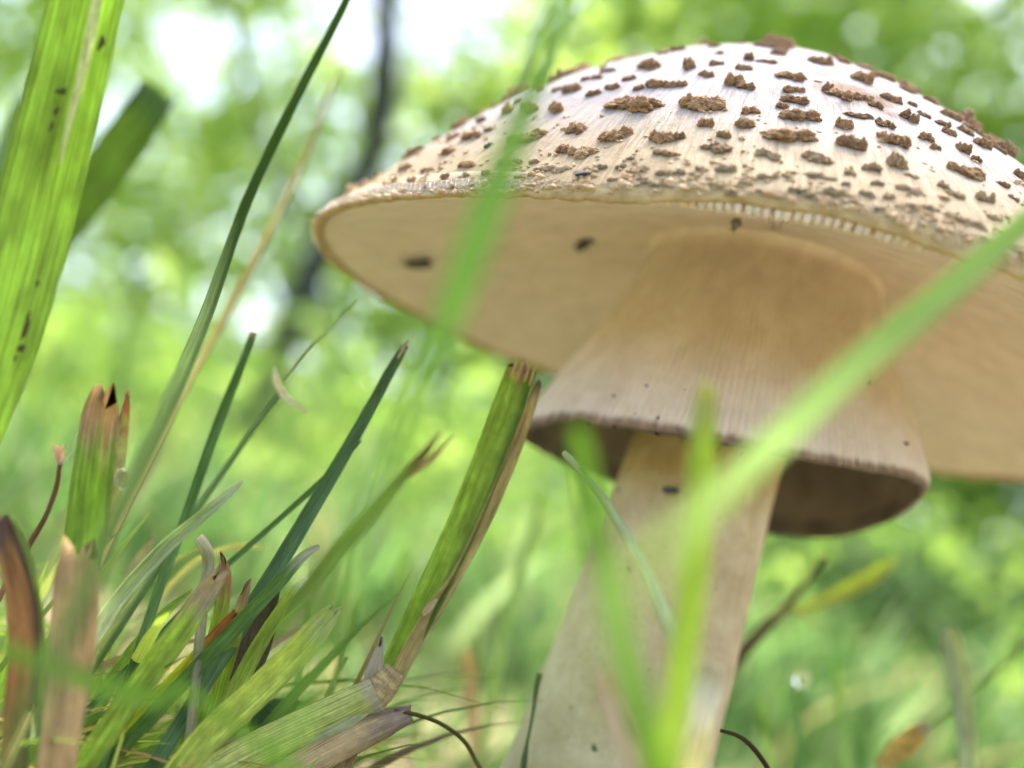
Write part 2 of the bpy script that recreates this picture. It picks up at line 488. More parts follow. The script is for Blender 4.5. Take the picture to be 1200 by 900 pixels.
# --- ring: the ridged skirt hanging from the top of the stem, dark brown inside
def build_ring():
    NA, NR = 900, 46
    prof = catmull([(0.0, 0.0215, 0), (0.04, 0.0180, 0), (0.09, 0.0160, 0), (0.17, 0.0160, 0), (0.40, 0.0188, 0), (0.66, 0.0230, 0), (0.9, 0.0266, 0), (1.0, 0.0278, 0)], NR)
    z0, z1 = 0.0578 + HCAM, 0.0256 + HCAM
    RR = [-0.0691, 0.0174, -0.0297, -0.0062, 0.0114, -0.0072]; RZ = [0.0501, -0.0668, 0.0315, -0.0476, 0.0186, -0.0147]
    rows = []
    def row(s, r, inner, drop=0.0):
        for j in range(NA):
            a = 2 * math.pi * j / NA
            ridge = 0.5 + 0.5 * math.sin(a * 185 + 2.6 * noise.noise(Vector((math.cos(a) * 5, math.sin(a) * 5, s * 2.0))))
            am = 0.00060 * smooth01(s, 0.03, 0.2) * (1 - 0.6 * smooth01(s, 0.93, 1.0))
            wav = 0.0003 * noise.noise(Vector((math.cos(a) * 1.6, math.sin(a) * 1.6, s * 1.5))) * s
            rag = 0.00018 * noise.noise(Vector((math.cos(a) * 16, math.sin(a) * 16, 3))) * smooth01(s, 0.9, 1.0)
            wgt = s * s
            rr = r * (1 + wgt * four(RR, a)) + ridge * am * (0.3 if inner else 1) + wav + rag - (0.0005 if inner else 0)
            cx = 0.0299 + 0.0015 * s
            dx, dy = rr * math.cos(a), rr * math.sin(a)
            z = z0 + (z1 - z0) * s + wgt * 0.0278 * four(RZ, a) + 0.0003 * noise.noise(Vector((math.cos(a) * 3, math.sin(a) * 3, 7))) * s - drop + (1.2 * rag if s > 0.97 else 0)
            V.append((cx + dx, CC[1] + dy, z))
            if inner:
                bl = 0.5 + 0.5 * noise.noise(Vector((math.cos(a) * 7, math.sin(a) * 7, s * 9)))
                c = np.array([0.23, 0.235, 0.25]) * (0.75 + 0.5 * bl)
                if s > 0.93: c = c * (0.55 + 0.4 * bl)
            else:
                c = np.array([1.0, 1.0, 1.0])
                m = smooth01(s + 0.012 * noise.noise(Vector((math.cos(a) * 30, math.sin(a) * 30, 4))), 0.955, 0.992)
                d = 0.5 + 0.9 * noise.noise(Vector((math.cos(a) * 22, math.sin(a) * 22, 1)))
                c = c * (1 - m) + m * np.array([0.36, 0.29, 0.23]) * (0.5 + 0.6 * max(0, min(1, d)))
            C.append(c)
    V, C = [], []
    n = 0
    for s, r, _ in prof: row(s, r, False); n += 1
    row(1.0, prof[-1][1] + 0.00025, True, 0.0003); n += 1
    for s, r, _ in prof[::-1]:
        if s < 0.2: continue
        row(s, r - 0.0002, True, 0.0004); n += 1
    Fc = [(i * NA + j, i * NA + (j + 1) % NA, (i + 1) * NA + (j + 1) % NA, (i + 1) * NA + j) for i in range(n - 1) for j in range(NA)]
    o = mk('ring', V, Fc, M_RING, mush, col=C)
    bm = bmesh.new(); bm.from_mesh(o.data); bmesh.ops.recalc_face_normals(bm, faces=bm.faces); bm.to_mesh(o.data); bm.free()
    return np.array(V), Fc
ringV, ringF = build_ring()

# --- warts
def wart_mesh(seed, mat):
    rg = random.Random(seed)
    bm = bmesh.new()
    nl = rg.choice([3, 4, 5, 6])
    for i in range(nl):
        t = bmesh.ops.create_icosphere(bm, subdivisions=4, radius=1.0)
        f = (i + 0.5) / nl - 0.5
        c = Vector((f * 0.78 + rg.uniform(-.09, .09), rg.uniform(-.28, .28), rg.uniform(0.05, 0.28)))
        sx, sy, sz = rg.uniform(.15, .27), rg.uniform(.20, .36), rg.uniform(.32, .62)
        for v in t['verts']:
            d = v.co.copy()
            dd = d * (1 + 0.42 * noise.fractal(d * 1.6 + Vector((seed * 3.1, i * 7.7, 0)), 1.0, 2.0, 3) + 0.30 * noise.noise(d * 4.5 + Vector((seed, i, 4))) + 0.16 * noise.noise(d * 11 + Vector((seed, i, 9))))
            # squarish sides, crumbly flat-topped crown
            tp = 1 - 0.30 * max(0.0, d.z)
            q = Vector((dd.x * sx * tp, dd.y * sy * tp, dd.z * sz)) + c
            q.z = min(q.z, 0.95 + 0.3 * noise.noise(q * 7 + Vector((seed, 0, 0))))
            q.z = max(q.z, -0.25)
            v.co = q
    me = bpy.data.meshes.new('wart'); bm.to_mesh(me); bm.free()
    me.polygons.foreach_set('use_smooth', np.full(len(me.polygons), True))
    me.materials.append(mat)
    return me
WM = {m.name: [wart_mesh(s + 20 * i, m) for s in range(9)] for i, m in enumerate((M_WB, M_WT, M_WP))}
Z1 = """60,600,20,18 75,575,24,20 95,560,24,20 115,545,26,20 130,520,38,25 160,490,40,24 205,447,52,30 245,412,34,32 272,402,30,26 292,396,28,24 322,390,42,28
365,402,90,30 270,463,42,22 330,462,66,28 398,470,46,27 245,490,28,24 350,500,32,25 410,520,42,20 455,490,32,22 515,487,36,20 475,520,32,16 540,515,32,16 580,478,32,22
410,352,46,26 500,330,62,38 480,366,52,30 540,360,82,36 590,345,42,28 465,411,52,32 525,451,82,30 650,445,82,30 655,282,56,44 715,278,62,48 705,366,112,55 800,277,62,45 845,217,58,48
890,189,28,26 925,184,32,30 915,232,42,30 960,163,52,22 970,215,46,26 860,341,72,46 825,404,62,36 885,416,88,36 730,445,32,20 740,470,36,20 800,468,82,26 1025,186,42,32 1085,147,72,46
1035,266,190,62 985,357,97,56 1055,216,32,30 1130,371,72,46 1180,366,32,36 1140,418,72,30 1130,206,92,34 1185,206,36,32 1115,107,42,16 940,462,32,20 1000,460,37,20 1055,465,47,24
1065,500,37,16 990,500,52,16 1180,478,37,26 1030,435,26,16 300,500,26,18 280,515,24,16 210,500,24,18 180,520,24,18 155,545,22,18 610,505,40,16 690,490,40,16 650,510,36,14 870,480,30,14 1110,515,40,14"""
Z2 = """20,150,62,32 130,196,122,46 150,142,42,58 230,87,32,22 240,141,42,26 55,206,62,22 340,121,32,40 385,87,62,22 430,106,42,40 395,136,62,18 285,196,62,62 330,211,52,40 200,266,112,55 205,323,57,42
75,366,72,46 125,366,46,40 78,418,72,28 345,288,46,40 320,331,62,40 258,361,40,35 235,398,77,40 470,181,87,36 480,221,62,32 480,251,97,36 495,299,97,46 465,358,122,55 400,421,72,40 555,429,82,36
560,131,72,46 630,136,42,26 580,221,34,46 620,236,82,42 690,186,62,50 690,246,72,32 730,266,52,32 775,246,62,40 680,301,82,26 760,326,62,40 835,306,52,46 635,331,46,46 650,386,77,52 785,371,97,52
888,371,42,40 915,399,37,32 795,441,58,66 720,461,57,36 650,479,37,24 960,356,42,26 1000,401,42,46 1010,351,52,30 1075,371,62,30 1110,406,52,22 1040,436,37,22 1005,471,117,50 1180,486,42,42
840,531,67,28 940,521,32,22 975,546,52,26 1075,556,62,44 735,511,42,20 545,486,52,26 455,488,32,20 405,491,62,22 265,466,52,30 185,466,27,26 125,481,42,30 65,481,32,22 590,496,32,16
330,511,47,18 240,511,52,16 290,545,42,16 475,531,37,24 525,541,42,26 600,536,62,34 640,516,24,18 705,546,42,26 770,551,37,22 830,581,27,26 900,591,62,22 970,616,52,22 1040,641,62,26
1100,621,52,22 845,491,37,16 690,151,52,28 750,181,62,32 830,211,62,32 900,246,62,28 960,301,62,32 1030,341,62,28 640,100,40,22 720,135,46,26 800,165,50,26 870,205,50,26 930,250,50,26 990,300,50,26
880,300,44,24 940,330,44,24 1060,330,40,22 1120,350,44,24 1130,520,44,24 1160,560,40,24 200,545,34,14 150,520,34,14 90,520,34,14 20,510,34,14 380,540,34,14 430,560,30,14 560,565,34,16 660,570,34,16 740,590,36,16 800,610,36,16"""
spots = []
for src, ox in ((Z1, 350), (Z2, 750)):
    for it in src.split():
        x, y, ww, hh = map(float, it.split(','))
        spots.append((ox + x * .378, 20 + y * .378, ww * .378, hh * .378))
seen = []
AX = np.array([CC[0], CC[1]])
def place_wart(loc, nor, wx, wy, wz, pale, rg):
    rad = np.array([loc[0] - AX[0], loc[1] - AX[1], 0.0]); rad /= np.linalg.norm(rad) + 1e-9
    tang = np.cross([0, 0, 1], rad)
    nz = Vector(nor * 0.75 + np.array([0, 0, 0.25])).normalized()
    tx = Vector(tang); tx = (tx - nz * tx.dot(nz)).normalized()
    tx = (Matrix.Rotation(rg.uniform(-.22, .22), 3, nz) @ tx)
    ty = nz.cross(tx)
    mat = 'wart_pale' if pale > 0.75 else ('wart_tan' if pale > 0.3 else 'wart_brown')
    o = bpy.data.objects.new('wart', rg.choice(WM[mat]))
    COL.objects.link(o); o.parent = cap
    sx = -1 if rg.random() < .5 else 1
    R3 = Matrix((tx * wx * sx, ty * wy * sx, nz * wz)).transposed()
    o.matrix_local = Matrix.Translation(Vector(loc - np.array(cap['_o']))) @ R3.to_4x4()
rgw = random.Random(5)
for x, y, ww, hh in spots:
    h_ = hit(x, y + hh * 0.25) or hit(x, y + hh * 0.6)
    if h_ is None or h_[1][2] < 0.05: continue
    loc, nor, dep = h_
    if any(np.linalg.norm(loc - q) < 0.0007 for q in seen): continue
    seen.append(loc)
    u = ww * dep / F; v = hh * dep / F
    s = math.hypot(loc[0] - AX[0], loc[1] - AX[1]) / R0
    pale = smooth01(s, 0.86, 0.99) + rgw.uniform(-.12, .12)
    place_wart(loc, nor, u * 1.14, max(v * 1.0, min(u, v * 1.9) * 0.8), v * rgw.uniform(0.60, 0.85), pale, rgw)
# the far and outer flanks of the cap carry the same warts
for i in range(560):
    t = rgw.uniform(0, 2 * math.pi) if i % 2 == 0 else rgw.uniform(-0.9, math.pi + 0.5); s = math.sqrt(rgw.uniform(0.01, 0.97))
    q = at_cap(t, s, z_top(s, t), True)
    d = (q - CAM) @ M
    vis = 0
    if d[0] / d[2] * F + 600 < 1210:
        hh_ = hit(d[0] / d[2] * F + 600, d[1] / d[2] * F + 450)
        vis = hh_ is not None and np.linalg.norm(hh_[0] - q) < 0.004
    if vis and (i % 2 or s > .8): continue
    if any(np.linalg.norm(q - p) < (0.0023 if vis else 0.0035) for p in seen): continue
    seen.append(q)
    e = 1e-3
    tq = q; dr = at_cap(t, s + e, z_top(s + e, t), True) - tq; da = at_cap(t + e, s, z_top(s, t), True) - tq
    nn = np.cross(dr, da); nn /= np.linalg.norm(nn); nn = nn if nn[2] > 0 else -nn
    u = rgw.uniform(0.0009, 0.0022) if vis else rgw.uniform(0.002, 0.0048)
    place_wart(q, nn, u, u * .7, u * rgw.uniform(.35, .5), smooth01(s, .8, .97) + rgw.uniform(-.1, .1), rgw)

# a fringe of pale mealy granules along the margin, too small to tell apart
def granules():
    base = bmesh.new(); bmesh.ops.create_icosphere(base, subdivisions=2, radius=1.0)
    bv = np.array([v.co for v in base.verts]); bf = np.array([[v.index for v in f.verts] for f in base.faces]); base.free()
    V, Fc = [], []
    for i in range(5600):
        t = random.uniform(0, 2 * math.pi)
        while noise.noise(Vector((math.cos(t) * 26, math.sin(t) * 26, 8))) < random.uniform(-.5, .35): t = random.uniform(0, 2 * math.pi)
        s = 1 - abs(random.gauss(0, 0.028)) if random.random() < .75 else random.uniform(0.80, 0.98)
        s = min(s, 0.999)
        q = at_cap(t, s, z_top(s, t), True)
        if i % 3 == 0:
            q = at_cap(t, 1.0012, lip(t) + (edge_h(t) - lip(t)) * random.uniform(0.25, 1.0) ** .6)
        a = random.uniform(0.00007, 0.00022) * (1.7 if random.random() < .15 else 1)
        nv = bv * (1 + 0.45 * np.sin(bv[:, [1, 2, 0]] * 5 + i)) * a * np.array([random.uniform(.9, 2.2), random.uniform(.9, 1.6), random.uniform(.6, 1.1)])
        Fc.append(bf + len(V) * len(bv)); V.append(nv + q)
    return np.vstack(V), np.vstack(Fc)
V, Fc = granules()
o = mk('margin_granules', V, Fc, M_WP, mush); o['kind'] = 'stuff'

# ------------------------------------------------------------------ specks of soil stuck to stem, ring and cap
k = N('dark_debris'); k.l(principled(k, (0.03, 0.025, 0.02), 0.8, 0.2).outputs[0], k.out.inputs[0]); M_DARK = k.m
BVS = BVHTree.FromPolygons([Vector(v) for v in stemV], stemF)
BVR = BVHTree.FromPolygons([Vector(v) for v in ringV], ringF)
BVG = BVHTree.FromPolygons([Vector(v) for v in bigV + smallV], bigF + [tuple(i + len(bigV) for i in f) for f in smallF])
def hit_any(x, y):
    d = M @ np.array([(x - 600) / F, (y - 450) / F, 1.0]); d /= np.linalg.norm(d)
    best = None
    for b in (BVH, BVS, BVR, BVG):
        loc, nor, i_, dist = b.ray_cast(Vector(CAM), Vector(d))
        if loc is not None and (best is None or dist < best[2]):
            if nor.dot(Vector(d)) > 0: nor = -nor
            best = (np.array(loc), np.array(nor), dist)
    return best
def specks():
    base = bmesh.new(); bmesh.ops.create_icosphere(base, subdivisions=2, radius=1.0)
    bv = np.array([v.co for v in base.verts]); bf = np.array([[v.index for v in f.verts] for f in base.faces]); base.free()
    V, Fc = [], []
    L = [(719, 464, 3), (757, 452, 3), (772, 490, 4), (650, 441, 3), (744, 485, 2), (802, 457, 2), (725, 574, 4), (737, 667, 5), (752, 638, 2), (841, 607, 2), (669, 829, 3), (665, 864, 2), (697, 878, 5), (743, 724, 2), (671, 700, 2), (662, 718, 2), (838, 690, 2), (870, 627, 2), (1062, 520, 5), (1018, 448, 4), (937, 226, 3), (1045, 230, 3), (720, 500, 4), (740, 506, 4), (770, 508, 5), (690, 497, 4), (800, 516, 4), (840, 526, 4), (870, 534, 3), (660, 497, 4), (760, 785, 2), (700, 760, 2), (780, 640, 2), (812, 720, 2), (683, 795, 2)]
    for i, (x, y, r) in enumerate(L):
        h_ = hit_any(x, y)
        if h_ is None: continue
        a = r * 0.55 * 0.17 / F
        nv = bv * (1 + 0.4 * np.sin(bv[:, [2, 0, 1]] * 4 + i * 1.7)) * a * np.array([1.2, 1, .8])
        Fc.append(bf + len(V) * len(bv)); V.append(nv + h_[0])
    return np.vstack(V), np.vstack(Fc)
V, Fc = specks()
tag(mk('soil_specks', V, Fc, M_DARK), 'scattered dark specks of soil stuck to the mushroom', 'soil specks', kind='stuff')

# ------------------------------------------------------------------ small insects
k = N('insect_shell'); k.l(principled(k, (0.035, 0.03, 0.028), 0.35, 0.5).outputs[0], k.out.inputs[0]); M_BUG = k.m
k = N('insect_grey'); k.l(principled(k, (0.20, 0.19, 0.18), 0.4, 0.5).outputs[0], k.out.inputs[0]); M_BUGG = k.m
k = N('insect_wing'); b = principled(k, (0.12, 0.11, 0.10), 0.25, 0.5); b.inputs['Alpha'].default_value = 0.55; k.l(b.outputs[0], k.out.inputs[0]); M_WING = k.m
def ellip(c, r, seg=14):
    bm = bmesh.new(); bmesh.ops.create_uvsphere(bm, u_segments=seg, v_segments=9, radius=1.0)
    V = [np.array(v.co) * r + c for v in bm.verts]; Fc = [tuple(v.index for v in f.verts) for f in bm.faces]; bm.free(); return V, Fc
def tube(P, rad, seg=6):
    P = np.asarray(P, float); V, Fc = [], []
    for i, p in enumerate(P):
        T = P[min(i + 1, len(P) - 1)] - P[max(i - 1, 0)]; T /= np.linalg.norm(T) + 1e-12
        A = np.cross(T, [0.31, 0.2, 0.93]); A /= np.linalg.norm(A) + 1e-12; B = np.cross(T, A)
        r = rad[i] if hasattr(rad, '__len__') else rad
        for j in range(seg):
            a = 2 * math.pi * j / seg; V.append(p + r * (math.cos(a) * A + math.sin(a) * B))
    for i in range(len(P) - 1):
        for j in range(seg): Fc.append((i * seg + j, i * seg + (j + 1) % seg, (i + 1) * seg + (j + 1) % seg, (i + 1) * seg + j))
    Fc.append(tuple(range(seg))); Fc.append(tuple(range((len(P) - 1) * seg, len(P) * seg))); return V, Fc
def insect(x, y, length_px, ang, label, cat='fly', body=M_BUG, plump=1.0, wings=True):
    h_ = hit_any(x, y)
    if h_ is None: return
    loc, nor, dist = h_
    L = length_px * dist / F
    nz = Vector(nor)
    rx = Vector(M @ np.array([math.cos(ang), math.sin(ang), 0])); rx = (rx - nz * rx.dot(nz)).normalized()
    ry = nz.cross(rx)
    root = tag(empty('insect', loc), label, cat)
    mat4 = Matrix((rx, ry, nz)).transposed().to_4x4(); mat4.translation = Vector(loc)
    root.matrix_world = mat4
    def part(name, g, mat):
        me = mesh_data(name, np.array(g[0]) * L, g[1], mat); p = bpy.data.objects.new(name, me); COL.objects.link(p); p.parent = root
    pl = plump
    part('abdomen', ellip(np.array([-.2, 0, .17]), np.array([.30, .13 * pl, .13 * pl])), body)
    part('thorax', ellip(np.array([.16, 0, .2]), np.array([.17, .13 * pl, .14 * pl])), body)
    part('head', ellip(np.array([.38, 0, .18]), np.array([.10, .12, .11])), body)
    for s in (-1, 1):
        if wings: part('wing', ellip(np.array([-.2, s * .08, .33]), np.array([.38, .11, .012])), M_WING)
        for i_, lx in enumerate((.26, .12, -.02)):
            part('leg', tube([(lx, s * .08, .14), (lx + (.14, 0, -.16)[i_], s * .26, .24), (lx + (.22, 0, -.3)[i_], s * .4, 0.0)], [.018, .015, .01], 5), body)
        part('antenna', tube([(.45, s * .04, .2), (.6, s * .12, .24)], [.01, .006], 4), body)
insect(490, 303, 34, math.radians(155), 'small dark fly clinging to the gills near the left tip of the cap')
insect(690, 283, 34, math.radians(-38), 'small dark fly on the gills under the middle of the cap')
insect(859, 255, 30, math.radians(80), 'tiny grey bug hanging from the gill ends at the near margin', 'bug', M_BUGG, 1.6, False)
insect(684, 207, 20, math.radians(25), 'tiny dark insect at the cap margin among pale warts', 'bug', M_BUG, 1.0, True)
insect(573, 172, 12, math.radians(-30), 'tiny black beetle on the cap skin between brown warts', 'beetle', M_BUG, 1.6, False)
insect(788, 576, 20, math.radians(10), 'tiny black fly sitting on the stem below the ring', 'fly', M_BUG, 1.3, True)
insect(697, 876, 9, math.radians(60), 'tiny black beetle low on the stem near the picture bottom', 'beetle', M_BUG, 1.5, False)

# ------------------------------------------------------------------ grass blades
G_BR = (0.20, 0.36, 0.045); G_MID = (0.13, 0.26, 0.05); G_DK = (0.055, 0.15, 0.05); G_GREY = (0.20, 0.30, 0.16)
G_PALE = (0.42, 0.48, 0.22); G_YEL = (0.36, 0.44, 0.08); STRAW = (0.52, 0.43, 0.25); BROWN = (0.24, 0.14, 0.075); WHITE = (0.62, 0.63, 0.50); ORANGE = (0.48, 0.24, 0.07); GREYB = (0.27, 0.22, 0.16)
def ribbon(P, rng, fold=0.35, roll=0.0, base=G_MID, tip=None, tip_len=0.06, root=None, root_len=0.3, jag=0.0, edge=None, round_=False, thick=0.00022, n=36, twist=0.0, blot=0.25, bend=0):
    """P: rows (world xyz, width) listed from the tip down"""
    Q = catmull(P, n)
    pos, wd = Q[:, :3], np.maximum(Q[:, 3], 0.00008)
    T = np.gradient(pos, axis=0); T /= np.linalg.norm(T, axis=1)[:, None]
    S0 = np.linspace(-1, 1, 9)
    L = np.r_[0, np.cumsum(np.linalg.norm(np.diff(pos, axis=0), axis=1))]; L /= L[-1]
    V, C, UV = [], [], []
    jo = np.array([rng.uniform(-1, 1) for _ in S0]) * jag
    bs = np.array(base) * (np.array([1.36, 1.28, 1.35]) if base[1] > base[0] else np.array([1.40, 1.30, 0.95])); sd = rng.uniform(0, 99)
    for i in range(n):
        view = pos[i] - CAM; view /= np.linalg.norm(view)
        S = np.cross(T[i], view); S /= np.linalg.norm(S) + 1e-12
        Nn = np.cross(S, T[i])
        if Nn @ view > 0: Nn = -Nn
        a = roll + twist * L[i]
        S, Nn = S * math.cos(a) + Nn * math.sin(a), Nn * math.cos(a) - S * math.sin(a)
        for side in (0, 1):
            for q, s in enumerate(S0 if side == 0 else S0[::-1]):
                if round_:
                    th = math.pi * (s if side == 0 else s) / 2
                    off = S * math.sin(th) * wd[i] / 2 + Nn * math.cos(th) * wd[i] / 2 * (1 if side == 0 else -1)
                else:
                    off = S * s * wd[i] / 2 + Nn * (-fold) * (1 - abs(s) ** 1.3) * wd[i] / 2 - (Nn * thick * (1 - 0.8 * abs(s)) if side == 1 else 0)
                sh = 0
                if jag and i < 3: sh = jo[q if side == 0 else len(S0) - 1 - q] * (1 - i / 3)
                V.append(pos[i] + off + T[i] * sh)
                c = bs * (1 + blot * noise.noise(Vector((s * 1.3 + sd, L[i] * 7, sd))))
                if tip is not None:
                    m = 1 - smooth01(L[i] + 0.5 * tip_len * noise.noise(Vector((s * 2.2 + sd, L[i] * 9, 1))), tip_len * 0.35, tip_len)
                    c = c * (1 - m) + np.array(tip) * np.array([1.08, 1.2, 1.3]) * m
                if root is not None:
                    m = smooth01(L[i], 1 - root_len, 1)
                    c = c * (1 - m) + np.array(root) * m
                if edge is not None:
                    m = smooth01(s, 0.35, 0.75)
                    c = c * (1 - m) + np.array(edge) * m
                C.append(np.clip(c, 0.005, 1)); UV.append((s * 0.5 + 0.5, L[i] * 6 + sd))
    k_ = 2 * len(S0)
    Fc = [(i * k_ + j, i * k_ + (j + 1) % k_, (i + 1) * k_ + (j + 1) % k_, (i + 1) * k_ + j) for i in range(n - 1) for j in range(k_)]
    Fc.append(tuple(range(k_))[::-1]); Fc.append(tuple(range((n - 1) * k_, n * k_)))
    return V, Fc, C, UV

def to_rows(pts, root=True):
    rows = [np.r_[px(x, y, z), wpx * z / F] for x, y, z, wpx in pts]
    if root:
        p, pr = rows[-1], rows[-2]
        t = p[:3] - pr[:3]; t /= np.linalg.norm(t)
        t[2] = min(t[2], -0.45); t /= np.linalg.norm(t)
        if p[2] > 0.001:
            d = (p[2] + 0.004) / -t[2]
            rows.append(np.r_[p[:3] + t * d * 0.5, p[3]]); rows.append(np.r_[p[:3] + t * d, p[3] * 0.9])
    return rows

def blade(name, pts, label, cat='grass blade', mat=MG, seed=None, root_ground=True, parent=None, group=None, **kw):
    rows = to_rows(pts, root_ground)
    rg = random.Random(seed if seed is not None else hash(label) % 9999)
    V, Fc, C, UV = ribbon(rows, rg, **kw)
    if parent is not None: return mk(name, V, Fc, mat, parent, uv=UV, col=C)
    o = mk(name, V, Fc, mat, uv=UV, col=C, origin=rows[-1][:3])
    return tag(o, label, cat, group)

k = N('leaf_spot'); k.l(principled(k, (0.06, 0.065, 0.02), 0.8, 0.1).outputs[0], k.out.inputs[0]); M_SPOT = k.m
# the wide blade at the left edge of the picture: green lamina with a pale split and a second leaf behind
A = thing('broad_grass_leaf', px(-60, 640, .125), 'broad ribbed green leaf with dark marks crossing the left picture edge', 'grass leaf')
blade('lamina', [(112, -60, .128, 86), (100, 0, .128, 84), (70, 130, .128, 90), (38, 260, .128, 92), (2, 400, .127, 84), (-34, 520, .126, 62), (-70, 640, .125, 44)], '', seed=3, parent=A, base=(0.25, 0.39, 0.07), fold=0.12, blot=0.35, n=48)
blade('split_edge', [(118, -30, .1265, 12), (108, 30, .1265, 13), (95, 90, .1265, 11), (82, 140, .1268, 8), (70, 195, .127, 2)], '', seed=4, parent=A, root_ground=False, base=(0.55, 0.62, 0.35), fold=0.1, mat=MG)
blade('side_leaf', [(72, -50, .131, 18), (64, 0, .131, 16), (56, 50, .131, 14), (49, 100, .130, 8), (40, 170, .130, 3)], '', seed=5, parent=A, root_ground=False, base=(0.13, 0.22, 0.05), edge=G_PALE)
for i, (x, y, a_, b_) in enumerate([(72, 107, 7, 4), (66, 130, 4, 5), (60, 148, 3, 7), (119, 50, 4, 9), (30, 385, 3, 14), (25, 408, 4, 5), (33, 372, 2, 8), (18, 420, 2, 4), (44, 332, 3, 4)]):
    c = px(x, y, .1262); s_ = .127 / F
    V, Fc = ellip(np.zeros(3), np.ones(3), 10)
    V = [c + M @ (np.array([v[0] * a_ * s_ + v[1] * b_ * s_ * -.3, v[1] * b_ * s_, 0]) * (1 + .3 * math.sin(v[0] * 4 + i))) + M @ np.array([0, 0, v[2] * 0.00012]) for v in V]
    mk('spot', V, Fc, M_SPOT, A)

blade('grass_shoot', [(186, 106, .235, 44), (150, 160, .235, 50), (95, 235, .235, 50), (40, 300, .235, 48), (-20, 390, .23, 44), (-60, 520, .22, 36)], 'soft-focus olive blade with blunt cut end behind the broad left leaf', base=(0.14, 0.24, 0.04), tip=(0.10, 0.16, 0.05), tip_len=.06, jag=.0006, fold=.15)
blade('grass_shoot', [(26, 110, .27, 6), (16, 150, .27, 26), (4, 220, .27, 40), (-14, 330, .27, 44), (-40, 480, .26, 40)], 'blurred grey-green blade tip at the far left picture edge', base=(0.18, 0.28, 0.12), fold=.2)
blade('grass_shoot', [(420, -50, .168, 9), (405, 2, .167, 10), (352, 105, .163, 12), (291, 232, .158, 13), (243, 365, .145, 17), (196, 478, .118, 22), (140, 600, .090, 24), (80, 735, .072, 24), (20, 870, .060, 24), (-30, 980, .054, 22)], 'long dark green blade slanting up to the top edge left of the cap', base=(0.06, 0.12, 0.02), fold=.55, roll=.4, n=60)
blade('grass_shoot', [(402, 70, .225, 2), (385, 112, .22, 5), (350, 200, .212, 8), (308, 285, .20, 9), (262, 375, .19, 9), (225, 440, .18, 9), (150, 590, .155, 9), (90, 720, .135, 9)], 'thin brownish blade running beside the long dark blade', base=(0.34, 0.34, 0.16), edge=(0.18, 0.11, 0.05), fold=.3)
blade('grass_shoot', [(297, 389, .165, 8), (288, 415, .165, 9), (262, 480, .163, 12), (240, 540, .16, 12), (217, 608, .158, 12), (190, 680, .15, 12), (170, 740, .145, 12)], 'straight narrow green blade with pinkish cut tip between two slanting blades', base=(0.13, 0.25, 0.07), tip=(0.55, 0.36, 0.28), tip_len=.015, fold=.5)
G = thing('grass_stalk', px(170, 720, .16), 'thin green stalk topped by a curled whitish husk', 'grass stalk')
blade('stalk', [(328, 462, .168, 7), (305, 492, .167, 7), (265, 548, .165, 7), (225, 605, .162, 8), (170, 690, .158, 8)], '', seed=8, parent=G, base=(0.19, 0.30, 0.11), round_=True)
blade('husk', [(362, 484, .166, 1.5), (346, 474, .166, 5), (332, 462, .167, 8), (324, 446, .167, 9), (321, 430, .168, 1)], '', seed=9, parent=G, root_ground=False, base=(0.66, 0.66, 0.52), fold=.5, mat=MDRY)
blade('awn', [(419, 352, .172, 2.5), (390, 382, .171, 3), (362, 410, .169, 3), (332, 448, .168, 3)], '', seed=10, parent=G, root_ground=False, base=(0.3, 0.42, 0.18), round_=True)
blade('grass_shoot', [(475, 406, .158, 9), (460, 430, .158, 12), (432, 482, .157, 14), (400, 538, .155, 16), (362, 602, .152, 18), (318, 676, .148, 20), (275, 745, .145, 20), (235, 810, .14, 18)], 'sharp grey-green blade with frayed whitish tip left of the broken stalk', base=(0.12, 0.22, 0.085), tip=(0.55, 0.50, 0.40), tip_len=.012, jag=.0004, fold=.5)
blade('grass_shoot', [(479, 400, .1575, 1.2), (474, 406, .158, 3), (466, 420, .158, 3)], 'tiny dry splinter standing on the tip of the grey-green blade', base=(0.5, 0.44, 0.34), root_ground=False, mat=MDRY)
blade('grass_shoot', [(424, 516, .156, 1.5), (408, 532, .156, 6), (385, 556, .157, 7), (330, 606, .157, 7), (262, 666, .155, 7), (215, 715, .15, 7)], 'hair-thin green blade crossing behind the grey-green blade', base=(0.17, 0.30, 0.10), fold=.6)
blade('grass_shoot', [(284, 564, .155, 3), (272, 574, .155, 9), (235, 606, .153, 14), (190, 645, .15, 18), (140, 702, .146, 20), (100, 760, .14, 20)], 'pale thin blade with rounded tip arching over the tussock', base=(0.36, 0.46, 0.22), tip=(0.62, 0.62, 0.48), tip_len=.08, fold=.5)
K = thing('grass_shoot', px(330, 730, .18), 'yellow-green blade with split brown tip behind the broken stalk', 'grass blade')
blade('lamina', [(516, 506, .185, 3), (500, 528, .185, 9), (470, 560, .184, 13), (430, 608, .182, 18), (385, 660, .18, 20), (330, 730, .176, 18)], '', seed=14, parent=K, base=(0.30, 0.42, 0.10), tip=(0.34, 0.22, 0.12), tip_len=.12, fold=.4)
blade('split_tip', [(531, 512, .186, 2), (505, 538, .186, 7), (478, 558, .185, 6)], '', seed=15, parent=K, root_ground=False, base=(0.55, 0.46, 0.30), fold=.3, mat=MDRY)

